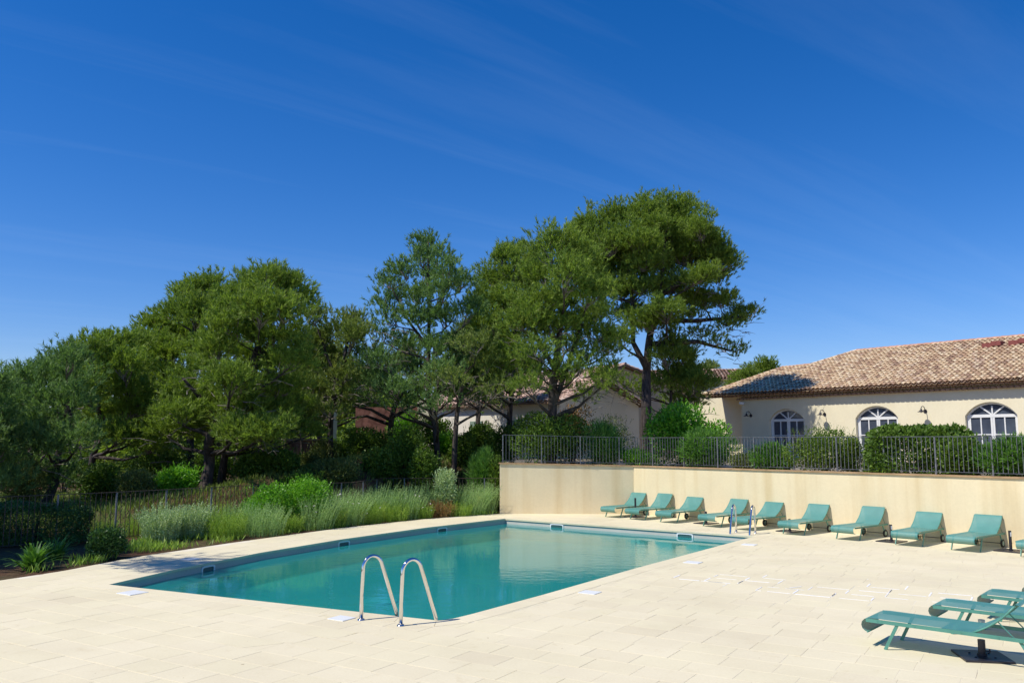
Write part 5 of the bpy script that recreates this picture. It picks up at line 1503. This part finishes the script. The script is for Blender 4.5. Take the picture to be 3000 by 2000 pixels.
shrub_px('tall narrow-leaved oleander behind the railing below the villa corner', 1622, 1042, 72, 50, wall_depth(1622, 0.9), 'oleander', 'oleander_bush', zb=TERR_Z, leaf=(0.17, 0.024), count=4400, up=0.6)
shrub_px('low grey-green bush between the two small oleanders', 1712, 1066, 42, 24, wall_depth(1712, 0.8), 'olive', 'low_bush', zb=TERR_Z, leaf=(0.06, 0.03), count=1800)
shrub_px('small oleander below the first arched door', 1777, 1058, 52, 34, wall_depth(1777, 0.8), 'oleander', 'oleander_bush', zb=TERR_Z, leaf=(0.16, 0.024), count=3200, up=0.6)
shrub_px('rounded clipped bush with thin shoots between the first and second arched doors', 1890, 1030, 84, 52, wall_depth(1890, 0.9), 'box', 'clipped_bush', zb=TERR_Z, leaf=(0.055, 0.028), count=6500, lobes=6, wisps=50)
shrub_px('short clipped bush just left of the long hedge', 1955, 1045, 34, 40, wall_depth(1955, 1.1), 'box', 'clipped_bush', zb=TERR_Z, leaf=(0.055, 0.028), count=3200, lobes=5)
# clipped hedge block
dh = wall_depth(2105, 1.3); K = px_m(dh); c = at_y(2108 * F1S, 1000 * F1S, dh); top = at_y(2108 * F1S, 986 * F1S, dh).z
hb_ = shrub('clipped_hedge', 'long clipped glossy hedge block in front of the second and third arched doors', 'hedge', (c.x, dh, TERR_Z), (122 * F1S / K * 0.86, 0.75, top - TERR_Z), M['laurel'], leaf=(0.095, 0.05), count=9000, boxy=True)
hb_.rotation_euler = (0, 0, math.atan2(WDIR.y, WDIR.x) * 0.45)
shrub_px('loose leafy shrub right of the clipped hedge', 2215, 1050, 56, 50, wall_depth(2215, 0.9), 'laurel', 'laurel_bush', zb=TERR_Z, leaf=(0.09, 0.045), count=3200)
shrub_px('narrow-leaved oleander under the third arched door at the right edge', 2318, 1055, 72, 46, wall_depth(2318, 0.9), 'oleander', 'oleander_bush', zb=TERR_Z, leaf=(0.17, 0.024), count=4600, up=0.6)
shrub_px('small silvery plant at the foot of the clipped hedge', 2035, 1075, 26, 22, wall_depth(2035, 0.55), 'silver', 'silver_plant', zb=TERR_Z, leaf=(0.07, 0.02), count=1000)
# undergrowth beyond the garden fence
U = [
 ('green leafy bush in the undergrowth before the high red wall', 850, 1020, 62, 36, 35, 'laurel', 4200),
 ('green bush left of the slender pine trunk', 935, 1030, 62, 46, 31.5, 'laurel', 4200),
 ('dense dark bush at the foot of the slender pine', 985, 1065, 46, 34, 30.5, 'laurel', 3200),
 ('round green bush in the middle of the undergrowth', 880, 1065, 50, 34, 31, 'laurel', 3400),
 ('olive coloured scrub above the fence near the bright bush', 780, 1085, 56, 34, 29.5, 'olive', 3400),
 ('dark scrub bush left of the thin sapling', 640, 1075, 60, 42, 30, 'laurel', 3600),
 ('pale scrub under the low red wall', 715, 1075, 40, 34, 33, 'olive', 2200),
 ('green scrub between the two dark trunks at the fence', 580, 1085, 50, 40, 30, 'laurel', 3000),
 ('lime green scrub left of the thick dark trunk', 410, 1105, 60, 34, 27.5, 'bright', 3200),
 ('low scrub in the left grove behind the fence', 320, 1115, 56, 36, 27, 'olive', 3000),
 ('dark scrub in the left grove under the crooked trunk', 240, 1110, 56, 44, 28.5, 'laurel', 3200),
 ('greyish scrub at the far left behind the fence', 60, 1100, 60, 54, 26, 'olive', 3200),
 ('dark bush in the undergrowth near the shuttered house', 1105, 1010, 50, 36, 36, 'laurel', 3000),
 ('dark green bush under the thin dark pine', 1065, 1030, 36, 30, 34, 'laurel', 2200),
 ('feathery broom left of the wall end', 1112, 1080, 34, 46, 30.6, 'broom', 3600),
 ('green bush at the foot of the wall end railing', 1140, 1080, 24, 34, 30.2, 'laurel', 1800),
 ('pale silvery bush behind the fence left of the wall end', 1022, 1112, 32, 36, 28.9, 'silver', 2600),
 ('green scrub behind the fence right of the bright bush', 700, 1115, 50, 26, 28.5, 'laurel', 2600),
 ('dark bush deep in the grove behind the thick trunk', 500, 1060, 60, 40, 34, 'laurel', 3200),
 ('dark bush deep in the grove behind the left pines', 360, 1060, 70, 50, 35, 'laurel', 3400),
 ('dark bush deep in the grove at the far left', 150, 1060, 80, 54, 34, 'laurel', 3600),
 ('leafy bush hiding the foot of the high red wall', 1000, 1000, 56, 44, 37, 'laurel', 3000),
 ('light green bush at the end of the high red wall', 935, 985, 50, 40, 39, 'bright', 2400),
 ('green bush below the thin pine near the shuttered house', 1160, 1015, 44, 40, 34, 'laurel', 2600),
 ('bright low bush between the two grey trunks', 1030, 1020, 34, 26, 36, 'bright', 1800),
 ('olive scrub on the slope right of the thin sapling', 740, 1055, 44, 40, 34, 'olive', 2200),
 ('green bush behind the dark sapling and red wall', 780, 1040, 46, 34, 37, 'laurel', 2400),
]
for lab, x, y, rx, ry, d, m_, cnt in U:
    kw = dict(leaf=(0.10, 0.05), count=cnt)
    if m_ == 'broom': kw = dict(leaf=(0.26, 0.016), count=cnt, up=1.0)
    if m_ == 'silver': kw = dict(leaf=(0.08, 0.03), count=cnt)
    if m_ == 'olive': kw = dict(leaf=(0.09, 0.03), count=cnt, up=0.4)
    shrub_px(lab, x, y, rx, ry, d, m_, 'broom_bush' if m_ == 'broom' else 'undergrowth_bush', group='bushes beyond the garden fence', **kw)

# far wood behind the grove: one mass of foliage
pts_, nn_ = [], []
rg = random.Random(77)
for k in range(64):
    px = rg.uniform(-500, 1420); d = rg.uniform(52, 72) + (28 if px > 950 else 0)
    base_y = 1230 - 90 * sstep(150, 700, px) + rg.uniform(-20, 30)
    c = at_y(px, base_y, d); zt = c.z; r = rg.uniform(2.2, 3.6)
    n_ = 900; dd = rand_dirs(n_); hgt = max(2.0, zt - 0.5)
    p = np.array([[c.x, d, 0.4 + hgt * 0.55]]) + dd * (1 - 0.35 * RNG.random((n_, 1)) ** 2) * np.array([[r, r * .8, hgt * 0.48]])
    pts_.append(p); nn_.append(dd)
p = np.concatenate(pts_); q = np.concatenate(nn_)
V = leaves(p, norm(q + rand_dirs(len(p)) * 0.8 + np.array([[0, 0, .3]])), 0.62, 0.26, q)
o = link('far_wood', np_mesh('far_wood', V, 4, M['pine'])); tag(o, 'dark mass of woodland far behind the pines', 'woodland', kind='stuff')

# ------------------------------------------------------------------ flower bed
def stem_clump(name, label, c, rad, h, n_st, mat, lean=(0, 0), leafy=True, group=None, width=0.012, flowers=0, leaf=(0.05, 0.012), arch=0.35, per=9):
    root = empty(name, c); tag(root, label, 'plant', group)
    a = RNG.uniform(0, 2 * PI, n_st); q = np.sqrt(RNG.random(n_st))
    b = np.stack([np.cos(a) * q * rad * 0.62, np.sin(a) * q * rad * 0.62, np.zeros(n_st)], 1)
    out = np.stack([np.cos(a) * q, np.sin(a) * q, np.zeros(n_st)], 1)
    H_ = h * RNG.uniform(0.6, 1.08, n_st) * (1 - 0.22 * q)
    ln = np.array([[lean[0], lean[1], 0]])
    dirv = out * arch * 0.6 + ln + 0.12 * RNG.normal(size=(n_st, 3)) * np.array([[1, 1, 0]])
    V = []; prev = b; prevw = width
    side = norm(np.cross(dirv + np.array([[0, 0, 1.0]]), rand_dirs(n_st)))
    segs = 4; path = [b]
    for k in range(1, segs + 1):
        t = k / segs
        p = b + dirv * (H_ * t ** 1.6)[:, None] + np.array([[0, 0, 1.0]]) * (H_ * (t - 0.10 * t * t))[:, None]
        path.append(p)
        w0 = width * (1 - (k - 1) / segs * 0.7); w1 = width * (1 - k / segs * 0.75)
        qd = np.empty((n_st, 4, 3)); qd[:, 0] = prev - side * w0 / 2; qd[:, 1] = prev + side * w0 / 2; qd[:, 2] = p + side * w1 / 2; qd[:, 3] = p - side * w1 / 2
        V.append(qd.reshape(-1, 3)); prev = p
    if leafy:
        for k in range(per):
            t = 0.12 + 0.86 * (k + 0.5) / per
            i = min(segs - 1, int(t * segs)); f = t * segs - i
            p = path[i] * (1 - f) + path[i + 1] * f
            for j in range(2):
                d = norm(rand_dirs(n_st) * 0.8 + norm(path[i + 1] - path[i]) * 0.75 + np.array([[0, 0, .25]]))
                V.append(leaves(p + RNG.normal(size=p.shape) * 0.01, d, leaf[0] * (1.1 - 0.4 * t), leaf[1]))
    link('foliage', np_mesh('foliage', np.concatenate(V), 4, mat), None, root)
    if flowers:
        idx = RNG.choice(n_st, flowers); mb = []
        for i in idx:
            tp_ = path[-1][i] if RNG.random() < 0.6 else path[-2][i]
            for k in range(5):
                d = rand_dirs(1); d[:, 2] = abs(d[:, 2]) * 0.4
                mb.append(leaves(tp_[None] + RNG.normal(size=(1, 3)) * 0.006, norm(d), 0.04, 0.03, np.array([[0, 0, 1.0]])))
        tag(link('flowers', np_mesh('flowers', np.concatenate(mb), 4, M['petal']), None, root), kind='stuff')
    return root
BED = 'plants in the flower bed beside the pool'
def bed(label, px, py, wpx, top, mat, n_st, name='bed_plant', lean=(0, 0), flowers=0, **kw):
    c = at_z(px, py, -0.03); K = px_m(c.y)
    h = (py - top) / K * 1.12; wpx *= 1.25; n_st = int(n_st * 1.35)
    return stem_clump(name, label, (c.x, c.y + 0.0, -0.04), wpx / K, h, n_st, M[mat], lean, True, BED, flowers=flowers, **kw)
bed('dense silver-leaved bush with tall pale shoots at the left of the flower bed', 470, 1586, 62, 1470, 'silver', 230, 'silver_bush', leaf=(0.06, 0.022), per=14)
bed('silver-leaved bush close to the paving right of the dense one', 560, 1576, 62, 1468, 'silver', 230, 'silver_bush', leaf=(0.06, 0.022), per=14)
bed('yellow-green grassy clump just right of the silver bushes', 665, 1577, 60, 1490, 'grass', 260, 'grass_clump', leaf=(0.07, 0.012), per=7)
bed('grey-green leaning stems in front of the bright rounded bush', 770, 1567, 78, 1468, 'lavender', 240, 'lavender_clump', lean=(.12, 0))
bed('low green grassy tuft at the paving edge below the bright bush', 840, 1557, 56, 1500, 'grass', 220, 'grass_clump', leaf=(0.07, 0.012), per=7)
bed('tall grey-green clump just right of the bright rounded bush', 925, 1549, 66, 1436, 'lavender', 260, 'lavender_clump', lean=(.15, 0), flowers=4)
bed('tall clump with scattered pale flowers in the middle of the bed', 1020, 1537, 62, 1428, 'lavender', 250, 'lavender_clump', lean=(.18, 0), flowers=10)
bed('green grassy clump with a bare soil patch before it', 960, 1545, 60, 1480, 'grass', 240, 'grass_clump', leaf=(0.07, 0.012), per=7)
bed('grassy clump with pale flowers right of the bare soil patch', 1075, 1533, 56, 1462, 'grass', 230, 'grass_clump', flowers=6, leaf=(0.07, 0.012), per=7)
bed('upright grey-green clump behind the grassy flowers', 1120, 1522, 60, 1412, 'lavender', 250, 'lavender_clump', lean=(.12, 0))
bed('pale green clump left of the reddish plant', 1195, 1519, 58, 1415, 'lavender', 240, 'lavender_clump', lean=(.12, 0), flowers=8)
bed('reddish green bushy plant near the wall end', 1290, 1514, 52, 1458, 'photinia', 180, 'spurge_plant', leaf=(0.05, 0.02))
bed('green tuft left of the reddish plant at the paving edge', 1235, 1519, 40, 1470, 'grass', 160, 'grass_clump', leaf=(0.07, 0.012), per=7, flowers=8)
bed('large leaning silver-green clump against the wall end', 1370, 1508, 66, 1405, 'lavender', 280, 'lavender_clump', lean=(.32, 0))
bed('silver-green clump touching the wall end', 1425, 1505, 36, 1412, 'lavender', 160, 'lavender_clump', lean=(.12, 0))
bed('dry grassy clump behind the silver bushes near the fence', 620, 1545, 60, 1455, 'grass', 200, 'grass_clump', leaf=(0.06, 0.01), per=6)
bed('thin grassy weeds at the fence post left of the silver bushes', 400, 1572, 50, 1500, 'grass', 120, 'grass_clump', leaf=(0.06, 0.01), per=6)
bed('yellow-green weeds below the fence between the strap-leaved plants and the silver bushes', 300, 1578, 50, 1510, 'grass', 120, 'grass_clump', leaf=(0.06, 0.01), per=6)
bed('airy grey-green clump between the silver bush and the bright bush', 700, 1560, 70, 1460, 'lavender', 220, 'lavender_clump', lean=(.12, 0))
bed('grey-green clump filling the gap before the fence right of the bright bush', 985, 1528, 70, 1425, 'lavender', 240, 'lavender_clump', lean=(.15, 0))
bed('hazy pale clump along the fence behind the pale flowers', 1070, 1515, 70, 1415, 'lavender', 240, 'lavender_clump', lean=(.12, 0), flowers=5)
bed('dense grey-green clump along the fence behind the reddish plant', 1255, 1508, 70, 1408, 'lavender', 240, 'lavender_clump', lean=(.15, 0))
bed('soft grassy clump at the paving edge left of the reddish plant', 1150, 1526, 56, 1465, 'grass', 220, 'grass_clump', leaf=(0.07, 0.012), per=7)
bed('soft grassy clump at the paving edge under the wall end clump', 1340, 1512, 50, 1462, 'grass', 200, 'grass_clump', leaf=(0.07, 0.012), per=7)
# bright rounded bush: two lobes
for lab, px, py, r, t in (('bright green domed bush in the flower bed, lower of the pair', 768, 1556, 72, 1420), ('bright green domed bush in the flower bed, taller of the pair', 882, 1546, 84, 1400)):
    c = at_z(px, py, 0); K = px_m(c.y)
    shrub('bright_bush', lab, 'shrub', (c.x, c.y + 0.35, 0), (r / K * 1.05, r / K * .8, (py - t) / K * 0.98), M['bright'], leaf=(0.065, 0.03), count=5200, lobes=10, group=BED)
# dark clipped hedge in the shade
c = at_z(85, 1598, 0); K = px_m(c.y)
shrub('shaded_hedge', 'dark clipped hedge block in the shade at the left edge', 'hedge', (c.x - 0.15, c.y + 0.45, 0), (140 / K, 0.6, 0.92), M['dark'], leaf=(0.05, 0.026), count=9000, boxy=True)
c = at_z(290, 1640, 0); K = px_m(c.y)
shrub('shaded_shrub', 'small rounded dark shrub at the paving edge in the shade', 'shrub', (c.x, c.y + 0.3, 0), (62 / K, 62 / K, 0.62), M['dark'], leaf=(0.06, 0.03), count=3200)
def strap_plant(label, px, py, n_, ln, mat, group=None):
    c = at_z(px, py, -0.03); root = empty('strap_leaved_plant', c); tag(root, label, 'plant', group)
    V = []
    a = RNG.uniform(0, 2 * PI, n_); el = RNG.uniform(0.5, 1.35, n_)
    d = np.stack([np.cos(a) * np.cos(el), np.sin(a) * np.cos(el), np.sin(el)], 1); side = norm(np.cross(d, np.array([[0, 0, 1.0]])))
    prev = RNG.normal(size=(n_, 3)) * np.array([[.06, .06, 0]]); L_ = ln * RNG.uniform(.6, 1.1, n_)[:, None]
    pos0 = prev.copy()
    for k in range(1, 7):
        t = k / 6
        p = pos0 + d * L_ * t + np.array([[0, 0, -0.42]]) * L_ * t ** 2.4
        w0 = 0.05 * math.sin(PI * min(1, (k - 1) / 6 + .22)) ; w1 = 0.05 * (math.sin(PI * min(1, k / 6 + .22)) if k < 5 else (0.5 if k == 5 else 0.02))
        qd = np.empty((n_, 4, 3)); qd[:, 0] = prev - side * w0 / 2; qd[:, 1] = prev + side * w0 / 2; qd[:, 2] = p + side * w1 / 2; qd[:, 3] = p - side * w1 / 2
        V.append(qd.reshape(-1, 3)); prev = p
    link('leaves', np_mesh('leaves', np.concatenate(V), 4, M[mat]), None, root)
strap_plant('strap-leaved plant at the paving edge in the left corner', 95, 1668, 120, 0.95, 'oleander', BED)
strap_plant('tuft of strap leaves just behind the one at the paving edge', 160, 1638, 90, 0.85, 'oleander', BED)

# ------------------------------------------------------------------ ground cover under the grove and in the bed
n_ = 70000
xs = RNG.uniform(-26, -0.2, n_); ys = np.array([fence_y(x) for x in xs]) + RNG.uniform(0.15, 1.0, n_) ** 1.6 * 15 - 0.1
zs = np.array([hill(x, y) - 0.03 for x, y in zip(xs, ys)])
msk = (np.sin(xs * 1.7 + 1) * np.sin(ys * 1.3) + 0.6 * np.sin(xs * 0.6 + ys * 0.8) + RNG.normal(size=n_) * 0.45) > -0.55
bp = np.stack([xs, ys, zs], 1)[msk]
d = norm(rand_dirs(len(bp)) * 0.55 + np.array([[0, 0, 1.0]]))
V = leaves(bp, d, 0.24, 0.028)
o = link('ground_cover', np_mesh('ground_cover', V, 4, M['scrub'])); tag(o, 'rough grass and weeds covering the ground under the pines', 'grass', kind='stuff')
n_ = 9000
t_ = RNG.uniform(0, 1, n_); 
ge = np.array([[p.x, p.y] for p in GARDEN_EDGE]); fx = np.interp(t_, np.linspace(0, 1, len(ge)), ge[:, 0]); fy = np.interp(t_, np.linspace(0, 1, len(ge)), ge[:, 1])
fy2 = np.array([fence_y(x) for x in fx]); k_ = RNG.uniform(0.10, 1, n_)
bp = np.stack([fx, fy + (fy2 - fy) * k_, np.full(n_, -0.03)], 1)
msk = (np.sin(bp[:, 0] * 2.1) * np.sin(bp[:, 1] * 2.6) + RNG.normal(size=n_) * 0.4 + 0.7 * (k_ - 0.5)) > 0.12
bp = bp[msk]
V = leaves(bp, norm(rand_dirs(len(bp)) * 0.6 + np.array([[0, 0, 1.0]])), 0.20, 0.03)
o = link('bed_weeds', np_mesh('bed_weeds', V, 4, M['grass'])); tag(o, 'short weeds and grass between the flower bed plants', 'grass', kind='stuff')
